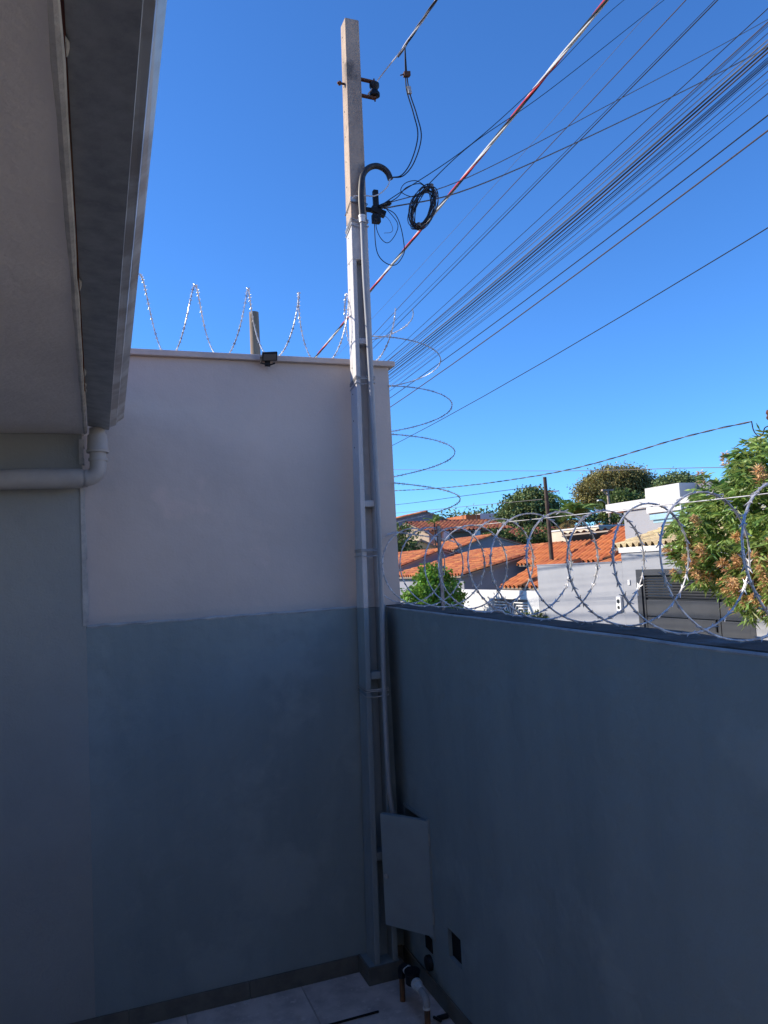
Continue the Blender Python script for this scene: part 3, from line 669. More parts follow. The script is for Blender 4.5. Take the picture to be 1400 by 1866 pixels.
drop([(7.5, 4.2, 7.65), (5.002, 4.23, 6.099), (3.485, 4.18, 5.211), (2.247, 4.1, 4.535), (1.622, 4.03, 4.293)], .004, 'cable_grey', 'thicker grey messenger cable reaching the pole clamp from the right')
twisted('service_cable', [(4.6, -4.5, 8.4), (3.0, .4, 6.75), (1.824, 3.6, 5.302), (1.733, 3.85, 5.185)], .0042, .30, ['cable_black', 'cable_white', 'cable_grey'], 'twisted service cable descending to the insulator near the pole top')
b = MB(); b.tube(smooth_path([(1.733, 3.85, 5.185), (1.69, 3.97, 5.155), (1.655, 4.07, 5.125), (1.628, 4.085, 5.085), (1.61, 4.10, 5.06), (1.60, 4.13, 5.05), (1.63, 4.135, 5.06), (1.655, 4.10, 5.08)], 5), .004, 6); tag(b.build('grip_wire', 'cable_white', smooth=True), 'pale stay wire wrapped round the insulator', 'wire')
cond = [(1.733, 3.85, 5.185), (1.745, 3.87, 5.018), (1.761, 3.88, 4.928), (1.807, 3.9, 4.815), (1.841, 3.93, 4.704), (1.805, 3.97, 4.57), (1.743, 4.0, 4.493), (1.685, 4.05, 4.50)]
for k, (dx, dz) in enumerate(((0, 0), (-.022, .008))):
    P = [(x+dx*math.sin(math.pi*i/7), y, z+dz*math.sin(math.pi*i/7)) for i, (x, y, z) in enumerate(cond)]
    drop(P, .0036, 'cable_black', 'outer black conductor looping from service cable into the gooseneck' if k == 0 else 'inner black conductor looping from service cable into the gooseneck', 'conductor')
b = MB(); b.obox((1.757, 3.878, 4.945), (1, 0, 0), (0, 1, 0), (-.1, 0, 1), .011, .009, .022); tag(b.build('cable_splice', 'pvc_grey', bevel=.002), 'small grey splice sleeve on the hanging conductors', 'splice')
b = MB(); b.obox((1.742, 3.865, 5.03), (1, 0, .2), (0, 1, 0), (0, 0, 1), .02, .012, .014); b.tube([(1.725, 3.865, 5.028), (1.70, 3.865, 5.016)], .004, 6); tag(b.build('tap_connector', 'rust', bevel=.002), 'rust coloured tap connector on the hanging conductors', 'connector')
# spare coil of cable + loops
sc = thing('spare_cable_coil', 'oval coil of spare black cable hanging beside the pole', 'cable coil', (1.83, 3.95, 4.27))
for k in range(16):
    b = MB(); P = []; r1 = rng.uniform(.038, .078); r2 = rng.uniform(.112, .155); ph = rng.uniform(-.12, .12); yo = rng.uniform(-.015, .015)
    for i in range(40):
        a = 2*math.pi*i/40; u = r1*math.cos(a); v = r2*math.sin(a)*1.0
        tl = -.46+ph
        P.append((1.835+u*math.cos(tl)-v*math.sin(tl), 3.95+yo+.02*math.sin(a*2+k), 4.285+u*math.sin(tl)+v*math.cos(tl)))
    b.tube(P, .0028, 6, closed=True); b.build('turn', 'cable_grey' if k in (3, 9, 13) else 'cable_black', sc, smooth=True)
b = MB(); b.lathe((1.79, 3.93, 4.16), (.3, 0, 1), [(0, .012), (.02, .012)], 10); b.lathe((1.885, 3.93, 4.405), (.3, 0, 1), [(0, .012), (.02, .012)], 10); b.build('binding', 'cable_grey', sc)
drop([(1.60, 4.06, 4.31), (1.69, 4.0, 4.35), (1.74, 3.96, 4.40), (1.82, 3.95, 4.43), (1.87, 3.95, 4.405)], .0026, 'cable_black', 'short black cable linking the pole clamp with the spare coil')
drop([(1.86, 3.95, 4.42), (1.80, 3.95, 4.445), (1.73, 3.95, 4.42), (1.705, 3.96, 4.375), (1.76, 3.96, 4.35), (1.83, 3.95, 4.355)], .0024, 'cable_black', 'small flat cable loop left of the spare coil top')
drop([(1.575, 4.05, 4.23), (1.548, 4.0, 4.204), (1.545, 4.0, 4.074), (1.56, 4.0, 3.994), (1.608, 4.0, 3.95), (1.666, 4.0, 3.949), (1.714, 4.0, 4.009), (1.724, 4.0, 4.059), (1.71, 4.0, 4.173), (1.677, 4.0, 4.252), (1.62, 4.03, 4.30)], .0026, 'cable_black', 'largest slack cable loop hanging below the pole clamp')
drop([(1.59, 4.05, 4.25), (1.571, 4.02, 4.242), (1.564, 4.02, 4.166), (1.591, 4.02, 4.103), (1.634, 4.02, 4.085), (1.685, 4.02, 4.147), (1.696, 4.02, 4.214), (1.63, 4.03, 4.30)], .0022, 'cable_black', 'middle slack cable loop hanging below the pole clamp')
drop([(1.61, 4.05, 4.27), (1.64, 4.02, 4.23), (1.665, 4.02, 4.18), (1.655, 4.02, 4.15), (1.61, 4.02, 4.14)], .0015, 'cable_grey', 'smallest thin wire curl hanging below the pole clamp')
# cables low over the far side of the street
twisted('twisted_cable', [(9.0, 8.468, 4.057), (9.0, 9.807, 4.075), (9.0, 14.298, 4.03), (9.0, 22.723, 4.66), (9.0, 40, 6.6)], .007, .7, ['cable_black', 'cable_grey'], 'dark twisted cable low over the rooftops, ending at the corner insulator')
drop([(9.0, 8.468, 4.057), (9.0, 8.443, 3.914), (9.0, 8.364, 3.819), (9.0, 8.283, 3.844), (9.0, 8.246, 3.917), (9.0, 8.15, 3.93), (9.0, 7.9, 3.9)], .009, 'cable_black', 'short sagging cable loop above the mango tree')
ip = thing('corner_pole', 'slim pole with rusty insulator at the right picture edge', 'pole', (9.0, 7.95, GZ))
b = MB(); b.tube([(9.0, 7.93, GZ), (9.0, 7.93, 4.6)], .06, 12); b.build('shaft', 'concrete', ip, smooth=True)
b = MB(); b.tube([(9, 7.95, 4.10), (9, 8.14, 4.10)], .012, 6); b.lathe((9, 8.15, 4.02), (0, 0, 1), [(0, .03), (.03, .045), (.07, .03), (.1, .045), (.14, .03)], 12); b.build('insulator', 'rust', ip)
drop([(14.1, 22.2, 4.70), (14.1, 27.8, 4.97), (14.1, 35.7, 5.35), (14.1, 54, 6.5)], .012, 'cable_black', 'upper cable from the leaning street pole to the left')
drop([(14.1, 22.2, 4.24), (14.1, 27.8, 4.53), (14.1, 35.8, 4.94), (14.1, 54, 6.0)], .010, 'cable_grey', 'lower cable from the leaning street pole to the left')
drop([(28.2, 80, 13.3), (30, 46.2, 8.447), (30.6, 32.7, 6.75), (31, 25, 5.7)], .022, 'cable_grey', 'thin far cable stretched level across the sky above the trees')
# far utility pole behind the neighbour wall
up_ = thing('utility_pole', 'round concrete utility pole rising behind the tall pale wall', 'pole', (4.85, 23.8, GZ))
b = MB(); b.tube([(4.93, 23.9, GZ), (4.93, 23.9, 5), (4.93, 23.9, 10.6)], [.26, .20, .15], 20); b.build('shaft', 'weathered_post', up_, smooth=True)
b = MB()
for z in (7.1, 5.6): b.obox((4.8, 23.7, z), (1, 0, 0), (0, 1, 0), (0, 0, 1), .5, .04, .05)
b.build('crossarm', 'rust', up_)
# leaning street pole on the far pavement
lp = thing('street_pole', 'leaning round concrete pole in front of the orange tiled roof', 'pole', (14.1, 22.0, GZ))
b = MB(); b.tube([(14.15, 21.83, GZ), (14.1, 21.88, 2.2), (14.1, 21.97, 4.96)], [.085, .072, .06], 16); b.build('shaft', 'bark', lp, smooth=True)
b = MB(); b.obox((14.2, 21.7, 4.45), (.2, -1, -.06), (1, .2, 0), (0, 0, 1), .28, .016, .016); b.lathe((14.06, 22.25, 4.62), (0, 0, 1), [(0, .02), (.03, .04), (.08, .03)], 8); b.build('crossarm', 'rust', lp)

# ================================================================== FAR SIDE OF THE STREET
def mesh_np(name, V, Q, m, parent, smooth=False):
    me = bpy.data.meshes.new(name); nv = len(V); nq = len(Q); k = Q.shape[1]
    me.vertices.add(nv); me.vertices.foreach_set('co', V.astype(np.float32).ravel())
    me.loops.add(nq*k); me.loops.foreach_set('vertex_index', Q.astype(np.int32).ravel())
    me.polygons.add(nq); me.polygons.foreach_set('loop_start', np.arange(0, nq*k, k, dtype=np.int32))
    me.materials.append(MATS[m]); me.update(calc_edges=True); me.validate()
    if smooth: me.polygons.foreach_set('use_smooth', [True]*nq)
    o = bpy.data.objects.new(name, me); COL.objects.link(o); adopt(o, parent); return o

def tile_geo(w, l):
    xs_ = [0, .16*w, .30*w, .44*w, .60*w, .76*w, .90*w, 1.06*w]; hs_ = [.012, -.012, -.012, .012, .085, .105, .075, .012]
    V = []
    for y, lift in ((-.03, .028), (l, .0)):
        for x, h in zip(xs_, hs_): V.append((x, y, h+lift))
    for x, h in zip(xs_, hs_): V.append((x, -.03, h+.028-.016))
    Q = [(i, i+1, 9+i, 8+i) for i in range(7)]+[(16+i, 17+i, i+1, i) for i in range(7)]
    return np.array(V), np.array(Q)
def roof_plane(parent, P0, P1, P3, m, w=.22, l=.38, individual=False, name='roof'):
    P0, P1, P3 = Vector(P0), Vector(P1), Vector(P3)
    u = P1-P0; v = P3-P0; un = u.normalized(); nn = un.cross(v).normalized()
    if nn.z < 0:
        P0, P1 = P1, P0; P3 = P0+v; u = -u; un = -un; nn = un.cross(v).normalized()
    vn = nn.cross(un)
    nu = max(1, int(u.length/w)); nv_ = max(1, int(math.ceil(v.length/l))); w = u.length/nu; l = v.length/nv_
    b = MB(); b.hexa([P0-nn*.06, P1-nn*.06, P1+v-nn*.06, P0+v-nn*.06, P0-nn*.002, P1-nn*.002, P1+v-nn*.002, P0+v-nn*.002])
    rf = b.build(name, 'tan_render', parent)
    V, Q = tile_geo(w, l); B3 = Matrix((un, vn, nn)).transposed()
    if individual:
        t = MB(); t.add([tuple(a) for a in V], [tuple(int(i) for i in q) for q in Q]); to = t.build('roof_tile', m); me = to.data; bpy.data.objects.remove(to)
        me.polygons.foreach_set('use_smooth', [True]*len(me.polygons))
        for j in range(nv_):
            for i in range(nu):
                M = (B3 @ Matrix.Rotation(rng.uniform(-.012, .012), 3, 'Z')).to_4x4(); M.translation = P0+un*(i*w)+vn*(j*l)+nn*(.002+rng.uniform(0, .006))
                inst('roof_tile', me, M, rf)
    else:
        Vs = []; Qs = []; Bn = np.array(B3)
        for j in range(nv_):
            for i in range(nu):
                o_ = np.array(P0+un*(i*w)+vn*(j*l)+nn*(.002+rng.uniform(0, .008)))
                Vs.append(V @ Bn.T+o_); Qs.append(Q+16*0+24*len(Qs))
        tag(mesh_np('roof_tiles', np.vstack(Vs), np.vstack(Qs), m, rf, True), kind='stuff')
    return rf
def ridge_row(parent, A, B, m, r=.09):
    A, B = Vector(A), Vector(B); n_ = max(1, int((B-A).length/.4)); d = (B-A)/n_
    b = MB()
    for i in range(n_): b.tube([A+d*i, A+d*(i+.97)], [r, r*.86], 8)
    b.build('ridge', m, parent, smooth=True)

def house_y(name, label, x0, xr, x1, y0, y1, zb, ze, zr, wallm, tilem, w=.25, l=.42, over=.3, individual=False, wins=()):
    h = thing(name, label, 'house', ((x0+x1)/2, (y0+y1)/2, zb))
    b = MB(); b.prism([(x0, y0, zb), (x1, y0, zb), (x1, y0, ze), (xr, y0, zr), (x0, y0, ze)], (0, y1-y0, 0)); b.build('wall', wallm, h)
    s0 = (zr-ze)/(xr-x0); s1 = (zr-ze)/(x1-xr); o = over
    a = roof_plane(h, (x0-o, y0-o, ze-s0*o+.06), (x0-o, y1+o, ze-s0*o+.06), (xr, y0-o, zr+.06), tilem, w, l, individual)
    roof_plane(h, (x1+o, y0-o, ze-s1*o+.06), (x1+o, y1+o, ze-s1*o+.06), (xr, y0-o, zr+.06), tilem, w*1.5, l*1.5)
    ridge_row(a, (xr, y0-o, zr+.09), (xr, y1+o, zr+.09), tilem)
    windows(h, wins); return h
def house_x(name, label, x0, x1, y0, yr, y1, zb, ze, zr, wallm, tilem, w=.3, l=.5, over=.3, wins=()):
    h = thing(name, label, 'house', ((x0+x1)/2, (y0+y1)/2, zb))
    b = MB(); b.prism([(x0, y0, zb), (x0, y0, ze), (x0, yr, zr), (x0, y1, ze), (x0, y1, zb)], (x1-x0, 0, 0)); b.build('wall', wallm, h)
    s0 = (zr-ze)/(yr-y0); o = over
    a = roof_plane(h, (x0-o, y0-o, ze-s0*o+.06), (x1+o, y0-o, ze-s0*o+.06), (x0-o, yr, zr+.06), tilem, w, l)
    roof_plane(h, (x0-o, y1+o, ze-s0*o+.06), (x1+o, y1+o, ze-s0*o+.06), (x0-o, yr, zr+.06), tilem, w*1.5, l*1.5)
    ridge_row(a, (x0-o, yr, zr+.09), (x1+o, yr, zr+.09), tilem)
    windows(h, wins); return h
def windows(h, wins):   # (axis, plane, a0, a1, z0, z1)
    for ax, p, a0, a1, z0, z1 in wins:
        b = MB(); t = .05
        for (c0, c1, d0, d1) in ((a0-t, a1+t, z0-t, z0), (a0-t, a1+t, z1, z1+t), (a0-t, a0, z0, z1), (a1, a1+t, z0, z1), ((a0+a1)/2-.02, (a0+a1)/2+.02, z0, z1)):
            if ax == 'x': b.box(p-.05, p+.01, c0, c1, d0, d1)
            else: b.box(c0, c1, p-.05, p+.01, d0, d1)
        f = b.build('window', 'white_render', h); b = MB()
        if ax == 'x': b.box(p-.02, p-.002, a0, a1, z0, z1)
        else: b.box(a0, a1, p-.02, p-.002, z0, z1)
        b.build('pane', 'window_glass', f)

# unseen houses added across the street, right of frame, to bounce warm light
for k, (ya, yb_, hh, xf, wm, lb) in enumerate(((-3.2, 3.8, 5.6, 12.4, 'warm_white_render', 'two storey warm white bounce house added across the street, right of the cream wall'), (-12.5, -3.8, 4.6, 12.3, 'cream_light_render', 'pale cream bounce house added across the street, second right of the cream wall'), (-24, -13, 5.8, 12.4, 'warm_white_render', 'tall white bounce house added across the street, third right of the cream wall'))):
    oh = thing('street_bounce_house', lb, 'house', (16, (ya+yb_)/2, GZ))
    b = MB(); b.box(xf, 20, ya, yb_, GZ, hh); b.build('wall', wm, oh)
    b = MB(); b.box(xf-.2, 20.2, ya-.2, yb_+.2, hh+.002, hh+.15); b.build('roof_slab', 'white_render', oh)
    windows_todo = (oh, xf, ya, yb_)
    for z0 in ((.4, 3.1) if hh > 5 else (.4,)):
        for q in (.25, .68):
            y0_ = ya+(yb_-ya)*q; b = MB(); b.box(xf-.03, xf+.01, y0_-.7, y0_+.7, z0, z0+1.2); wf = b.build('window', 'white_render', oh)
            b = MB(); b.box(xf-.035, xf+.02, y0_-.64, y0_+.64, z0+.06, z0+1.14); b.build('pane', 'window_glass', wf)
# --- modern grey house with sectional gate
A = thing('modern_house', 'modern pale grey house with white parapets behind the mango tree', 'house', (16, 14, GZ))
b = MB(); b.box(14.0, 21, 9.0, 17.9, GZ, 3.46); b.build('wall', 'grey_render', A)
b = MB(); b.box(13.93, 21.1, 16.86, 18.6, 3.463, 3.71); b.build('parapet', 'white_render', A)
b = MB(); b.box(13.93, 15.4, 15.55, 16.857, 3.30, 3.98); b.build('white_box', 'white_render', A)
b = MB(); b.hexa([(14.5, 11.2, 3.463), (20, 11.2, 3.463), (20, 15.54, 3.463), (14.5, 15.54, 3.463), (14.5, 11.2, 3.80), (20, 11.2, 4.2), (20, 15.54, 4.25), (14.5, 15.54, 3.97)]); b.build('roof', 'slate_sheet', A)
b = MB(); b.box(13.93, 14.3, 9.0, 15.547, 3.463, 3.62); b.build('parapet', 'white_render', A)
b = MB(); b.box(13.2, 13.998, 14.55, 15.75, 2.98, 3.10); b.box(13.14, 13.198, 14.5, 15.8, 3.06, 3.2); b.build('canopy', 'canopy_blue', A, bevel=.01)
windows(A, [('x', 14.0, 14.55, 15.25, 2.3, 2.95)])
roof_plane(A, (12.25, 11.6, 2.40), (12.25, 16.2, 2.40), (13.99, 11.6, 2.84), 'tile_pale', .22, .4, name='porch_roof')

fw = thing('street_wall', 'pale grey street wall with white coping around the dark sectional gate', 'wall', (12.1, 14, GZ))
b = MB(); b.box(12.0, 12.2, 15.06, 15.56, GZ, 2.27); b.box(12.0, 12.2, 11.30, 11.62, GZ, 2.27); b.box(12.0, 12.2, 11.62, 15.06, 1.86, 2.27); b.build('masonry', 'grey_render', fw)
b = MB(); b.box(11.96, 12.24, 11.28, 15.6, 2.272, 2.40); b.build('coping', 'white_render', fw, bevel=.01)
b = MB(); b.box(11.97, 12.0, 15.28, 15.36, 1.5, 1.62); b.build('intercom', 'iron_white', fw, bevel=.005)
lw2 = thing('street_wall', 'plain pale grey low street wall in front of the bright orange roof', 'wall', (12.1, 17.5, GZ))
b = MB(); b.box(12.0, 12.2, 15.564, 19.42, GZ, 2.04); b.build('masonry', 'grey_render', lw2)
b = MB(); b.box(11.985, 12.215, 15.564, 19.43, 2.042, 2.075); b.build('coping', 'mid_grey_render', lw2)
b = MB(); b.box(11.93, 11.998, 15.62, 15.80, .86, 1.22); mo = b.build('meter_cabinet', 'iron_white', lw2, bevel=.01)
b = MB(); b.lathe((11.928, 15.71, 1.10), (-1, 0, 0), [(0, .055), (.01, .05), (.011, .001)], 14); b.lathe((11.928, 15.71, .95), (-1, 0, 0), [(0, .045), (.01, .04), (.011, .001)], 14); b.build('meter_window', 'window_glass', mo)
cw = thing('cream_wall', 'cream street wall right of the mango tree', 'wall', (12.1, 9.5, GZ))
b = MB(); b.box(12.0, 12.2, 4.0, 11.28, GZ, 1.95); b.build('masonry', 'cream_render', cw)
b = MB(); b.box(11.97, 12.23, 4.0, 11.275, 1.952, 2.0); b.build('coping', 'white_render', cw)

gate = thing('garage_gate', 'dark grey sectional garage gate with louvred top in pale grey wall', 'gate', (12.05, 13.3, GZ))
GX = 12.03
b = MB(); b.box(GX-.04, GX+.06, 14.90, 15.058, GZ, 1.72); b.box(GX-.04, GX+.06, 11.622, 11.75, GZ, 1.72); b.box(GX-.04, GX+.06, 11.622, 15.058, 1.722, 1.857); b.build('frame', 'gate_grey', gate)
b = MB(); b.box(GX+.05, GX+.09, 11.7, 14.95, GZ, 1.8); b.build('backing', 'gate_dark', gate)
cols = [(12.62, 14.82), (11.80, 12.55)]
for (ya, yb_) in cols:
    z1 = 1.16; k = 0
    while z1 > GZ+.1:
        z0 = max(GZ+.03, z1-.395); b = MB(); b.box(GX+.012, GX+.045, ya, yb_, z0+.012, z1-.012); b.build('panel', 'gate_grey', gate, bevel=.008); z1 -= .395
for k in range(8):
    z = 1.225+.062*k
    for (ya, yb_) in cols:
        b = MB(); b.obox((GX+.025, (ya+yb_)/2, z), (0, 1, 0), (1, 0, .5), (-.5, 0, 1), (yb_-ya)/2, .02, .014); b.build('slat', 'gate_grey', gate)
b = MB(); b.box(GX+.046, GX+.049, 13.95, 14.78, 1.22, 1.66); b.build('painted_lit_gap', 'grey_render', gate)  # pale panel painted to read as light behind the slats
b = MB(); b.box(GX-.02, GX+.012, 12.66, 12.69, .52, .78); b.build('handle', 'black_plastic', gate)
b = MB(); b.box(GX+.0, GX+.05, 12.555, 12.615, GZ+.03, 1.72); b.box(GX+.0, GX+.05, 14.825, 14.895, GZ+.03, 1.72); b.build('stile', 'gate_grey', gate)

# --- white wall with ornamental gate, porch roof D
ww = thing('white_wall', 'bright white street wall with ornamental iron gate opening', 'wall', (12.1, 22, GZ))
b = MB(); b.box(12.0, 12.18, 19.435, 20.08, GZ, 1.32); b.box(12.0, 12.18, 22.3, 24.7, GZ, 1.32); b.box(12.0, 12.18, 20.08, 22.3, 1.05, 1.32); b.build('masonry', 'white_render', ww)
ig = thing('iron_gate', 'white iron gate with fan ornament and thin bars', 'gate', (12.08, 21.2, GZ))
b = MB()
b.box(12.06, 12.10, 20.09, 22.29, .44, .48); b.box(12.06, 12.10, 20.09, 20.13, GZ, 1.04); b.box(12.06, 12.10, 22.25, 22.29, GZ, 1.04); b.box(12.06, 12.10, 20.13, 22.25, GZ+.05, GZ+.1)
b.build('frame', 'iron_white', ig)
for k in range(21):
    y = 20.18+.1*k
    if 20.95 < y < 21.4: continue
    b = MB(); b.box(12.07, 12.088, y, y+.02, GZ+.1, .44); b.build('bar', 'iron_white', ig)
b = MB(); b.prism([(12.07, 20.95, GZ+.1), (12.07, 21.43, GZ+.1), (12.07, 21.43, .2), (12.07, 21.55, .44), (12.07, 20.83, .44), (12.07, 20.95, .2)], (.02, 0, 0)); b.build('centre_plate', 'iron_white', ig)
for s_ in (-1, 1):
    for q in range(4):
        P = [(12.08, 21.19+s_*(.03+.06*q), .48), (12.08, 21.19+s_*(.06+.10*q), .60), (12.08, 21.19+s_*(.16+.15*q), .68+.085*(3-q)), (12.08, 21.19+s_*1.05, .68+.085*(3-q))]
        b = MB(); b.tube(P, .02, 6); b.build('ornament', 'iron_white', ig)
b = MB(); b.box(12.3, 12.32, 20.09, 22.29, GZ, 1.04); b.build('back_screen', 'mid_grey_render', ig)
Bh = thing('tiled_house', 'house with bright orange tiled roof behind plain grey low wall', 'house', (15.5, 19, GZ))
b = MB(); b.box(14.6, 18.5, 15.4+2.6, 24.2, GZ, 2.0); b.build('wall', 'white_render', Bh)
roof_plane(Bh, (14.3, 21.3, 2.06), (14.3, 24.5, 2.06), (15.5, 21.3, 2.73), 'tile_orange', .24, .40, True)
roof_plane(Bh, (14.3, 17.95, 2.06), (14.3, 21.295, 2.06), (16.25, 17.95, 3.12), 'tile_orange', .24, .40, True)
roof_plane(Bh, (18.6, 17.95, 2.0), (18.6, 24.5, 2.0), (16.3, 17.95, 3.1), 'tile_red', .4, .6)
roof_plane(Bh, (17.4, 21.3, 2.05), (17.4, 24.5, 2.05), (15.55, 21.3, 2.72), 'tile_red', .4, .6)
roof_plane(Bh, (12.35, 15.7, 1.50), (12.35, 19.35, 1.50), (14.25, 15.7, 2.05), 'tile_orange_joined', .24, .40, name='porch_roof')
Dh = thing('porch', 'small porch with orange tiled roof above the white street wall', 'porch', (13, 20.5, GZ))
b = MB(); b.box(13.3, 14.2, 19.6, 21.5, GZ, 1.85); b.build('wall', 'white_render', Dh)
roof_plane(Dh, (12.05, 19.46, 1.40), (12.05, 21.75, 1.40), (13.6, 19.46, 2.12), 'tile_orange', .23, .36, True)
# --- house C, long red-brown roof with shaded gable
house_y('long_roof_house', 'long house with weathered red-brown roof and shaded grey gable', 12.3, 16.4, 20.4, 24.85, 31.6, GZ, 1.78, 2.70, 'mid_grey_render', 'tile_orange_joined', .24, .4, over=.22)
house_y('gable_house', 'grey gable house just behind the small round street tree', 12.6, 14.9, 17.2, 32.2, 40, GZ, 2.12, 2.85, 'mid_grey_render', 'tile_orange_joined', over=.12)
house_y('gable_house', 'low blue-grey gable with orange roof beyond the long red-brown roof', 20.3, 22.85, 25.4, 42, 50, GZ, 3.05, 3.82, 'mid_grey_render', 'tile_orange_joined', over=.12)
house_y('yellow_house', 'small yellow gable left of the thin palm', 18.3, 19.4, 20.5, 45, 48, GZ, 3.35, 3.8, 'yellow_render', 'tile_pale', over=.1)
hH = house_x('tan_house', 'tan house with white porch pillars and red roof', 21.6, 27.5, 48.6, 51.5, 54.5, GZ, 4.62, 5.35, 'tan_render', 'tile_red', over=.5)
for xx in (22.5, 24.9):
    b = MB(); b.box(xx, xx+.42, 48.1, 48.5, GZ, 4.5); b.build('pillar', 'white_render', hH)
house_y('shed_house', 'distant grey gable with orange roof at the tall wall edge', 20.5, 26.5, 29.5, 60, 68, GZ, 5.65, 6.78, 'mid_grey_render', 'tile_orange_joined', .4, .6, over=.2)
house_x('red_roof_house', 'distant white house with red roof right of the thin palm', 31.0, 36.4, 69, 72.5, 76, 0, 5.75, 6.75, 'white_render', 'tile_red', .4, .6, over=.4)
house_x('brown_roof_house', 'wide dull red roof below the dense round tree', 38.6, 50.5, 74, 78, 82, 0, 5.85, 7.0, 'tan_render', 'tile_red', .4, .6, over=.5)
house_x('red_roof_house', 'small red roof in front of the wide dull red roof', 35.2, 46, 63, 66, 69, 0, 4.6, 5.35, 'tan_render', 'tile_red', .4, .6, over=.5)
bh = thing('brick_block', 'tiny unplastered brick and white block on the skyline', 'house', (45, 86, 2))
b = MB(); b.box(43.4, 45.4, 86, 92, 2, 8.35); b.build('brick_wall', 'tile_orange_joined', bh)
b = MB(); b.box(45.404, 47.8, 86, 92, 2, 8.45); b.build('white_wall', 'white_render', bh)
ch = thing('cream_house', 'cream flat-topped house right behind the bright orange roof', 'house', (20, 26, GZ))
b = MB(); b.box(18.0, 23, 24.55, 28.0, GZ, 3.36); b.build('wall', 'cream_render', ch)
b = MB(); b.box(17.96, 23.04, 24.51, 28.04, 3.362, 3.42); b.build('coping', 'white_render', ch)
for k, (xa, ya, w_, h_, zt, wm, tm, lb) in enumerate(((27, 36, 7, 6, 3.4, 'white_render', 'tile_orange_joined', 'white house with orange roof partly hidden behind the tall palm'), (30, 50, 8, 6, 4.2, 'cream_render', 'tile_red', 'cream house with red roof below the dense round tree'), (17, 52, 6, 6, 3.7, 'white_render', 'tile_orange_joined', 'white house behind scrub near the tall wall edge'), (44, 56, 9, 7, 5.2, 'white_render', 'tile_red', 'white house with red roof below the spreading olive tree'))):
    house_x('far_house', lb, xa, xa+w_, ya, ya+h_/2, ya+h_, GZ, zt-.6, zt, wm, tm, .4, .6, wins=[('y', ya, xa+1, xa+2.2, zt-1.9, zt-.9), ('y', ya, xa+w_-2.4, xa+w_-1.2, zt-1.9, zt-.9)])

# T pole with street lamp
tp = thing('lamp_pole', 'pale T-topped pole with street lamp before the spreading olive tree', 'lamp post', (37.8, 50, .5))
b = MB(); b.tube([(37.8, 50, .3), (37.75, 50, 7.45)], [.14, .10], 10); b.build('shaft', 'concrete', tp)
b = MB(); b.box(37.2, 38.25, 49.9, 50.1, 7.35, 7.48); b.tube([(37.3, 50, 7.35), (37.75, 50, 6.95)], .05, 6); b.build('crossarm', 'concrete', tp)
b = MB(); b.tube(smooth_path([(37.77, 50, 5.9), (37.2, 49.8, 6.45), (36.8, 49.7, 6.6)], 4), .04, 6); b.build('lamp_arm', 'galvanised', tp)
b = MB(); b.obox((36.65, 49.65, 6.6), (1, .2, .1), (0, 1, 0), (0, 0, 1), .2, .1, .05); b.build('lamp_head', 'iron_white', tp)
for k, (x, y, z) in enumerate(((28.0, 60, 6.9), (36.0, 72, 7.6), (38.6, 74, 7.9))):
    b = MB(); b.tube([(x, y, z-1.8), (x, y, z)], .03, 6); b.tube([(x-.3, y, z-.1), (x+.3, y, z-.1)], .02, 6); b.tube([(x-.2, y, z-.3), (x+.2, y, z-.3)], .02, 6)
    tag(b.build('aerial', 'cable_grey'), ('thin aerial on the distant grey gable roof', 'thin aerial on the roof right of the thin palm', 'thin aerial at the left end of the wide dull red roof')[k], 'aerial')

# ================================================================== VEGETATION
rs = np.random.RandomState(11)
def leaf_cloud(P, N_, L_, W_, droop=0.0, jitter=.6):
    """leaves: base P, direction N_, folded diamonds"""
    n = len(P); d = N_+rs.normal(0, jitter, (n, 3)); d[:, 2] -= droop; d /= np.linalg.norm(d, axis=1)[:, None]
    s = np.cross(d, rs.normal(0, 1, (n, 3))); s /= np.linalg.norm(s, axis=1)[:, None]; u = np.cross(s, d)
    L = (L_*rs.uniform(.7, 1.25, n))[:, None]; w = (W_*rs.uniform(.75, 1.2, n))[:, None]
    a = P; m1 = P+d*L*.42+s*w+u*w*.35; m2 = P+d*L*.42-s*w+u*w*.35; t = P+d*L - np.array([0, 0, 1])*L*.12
    V = np.stack([a, m1, t, m2], 1).reshape(-1, 3); Q = np.arange(4*n).reshape(-1, 4)
    return V, Q
def ell_points(c, r, n, shell=.55):
    d = rs.normal(0, 1, (n, 3)); d /= np.linalg.norm(d, axis=1)[:, None]
    rad = (shell+(1-shell)*rs.rand(n)**.6)[:, None]
    return np.array(c)+d*rad*np.array(r), d
def trunk(parent, pts, rad, m='bark', name='trunk'):
    b = MB(); b.tube(smooth_path(pts, 4), list(np.interp(np.linspace(0, 1, 4*(len(pts)-1)+1), np.linspace(0, 1, len(rad)), rad)), 9); return b.build(name, m, parent, smooth=True)
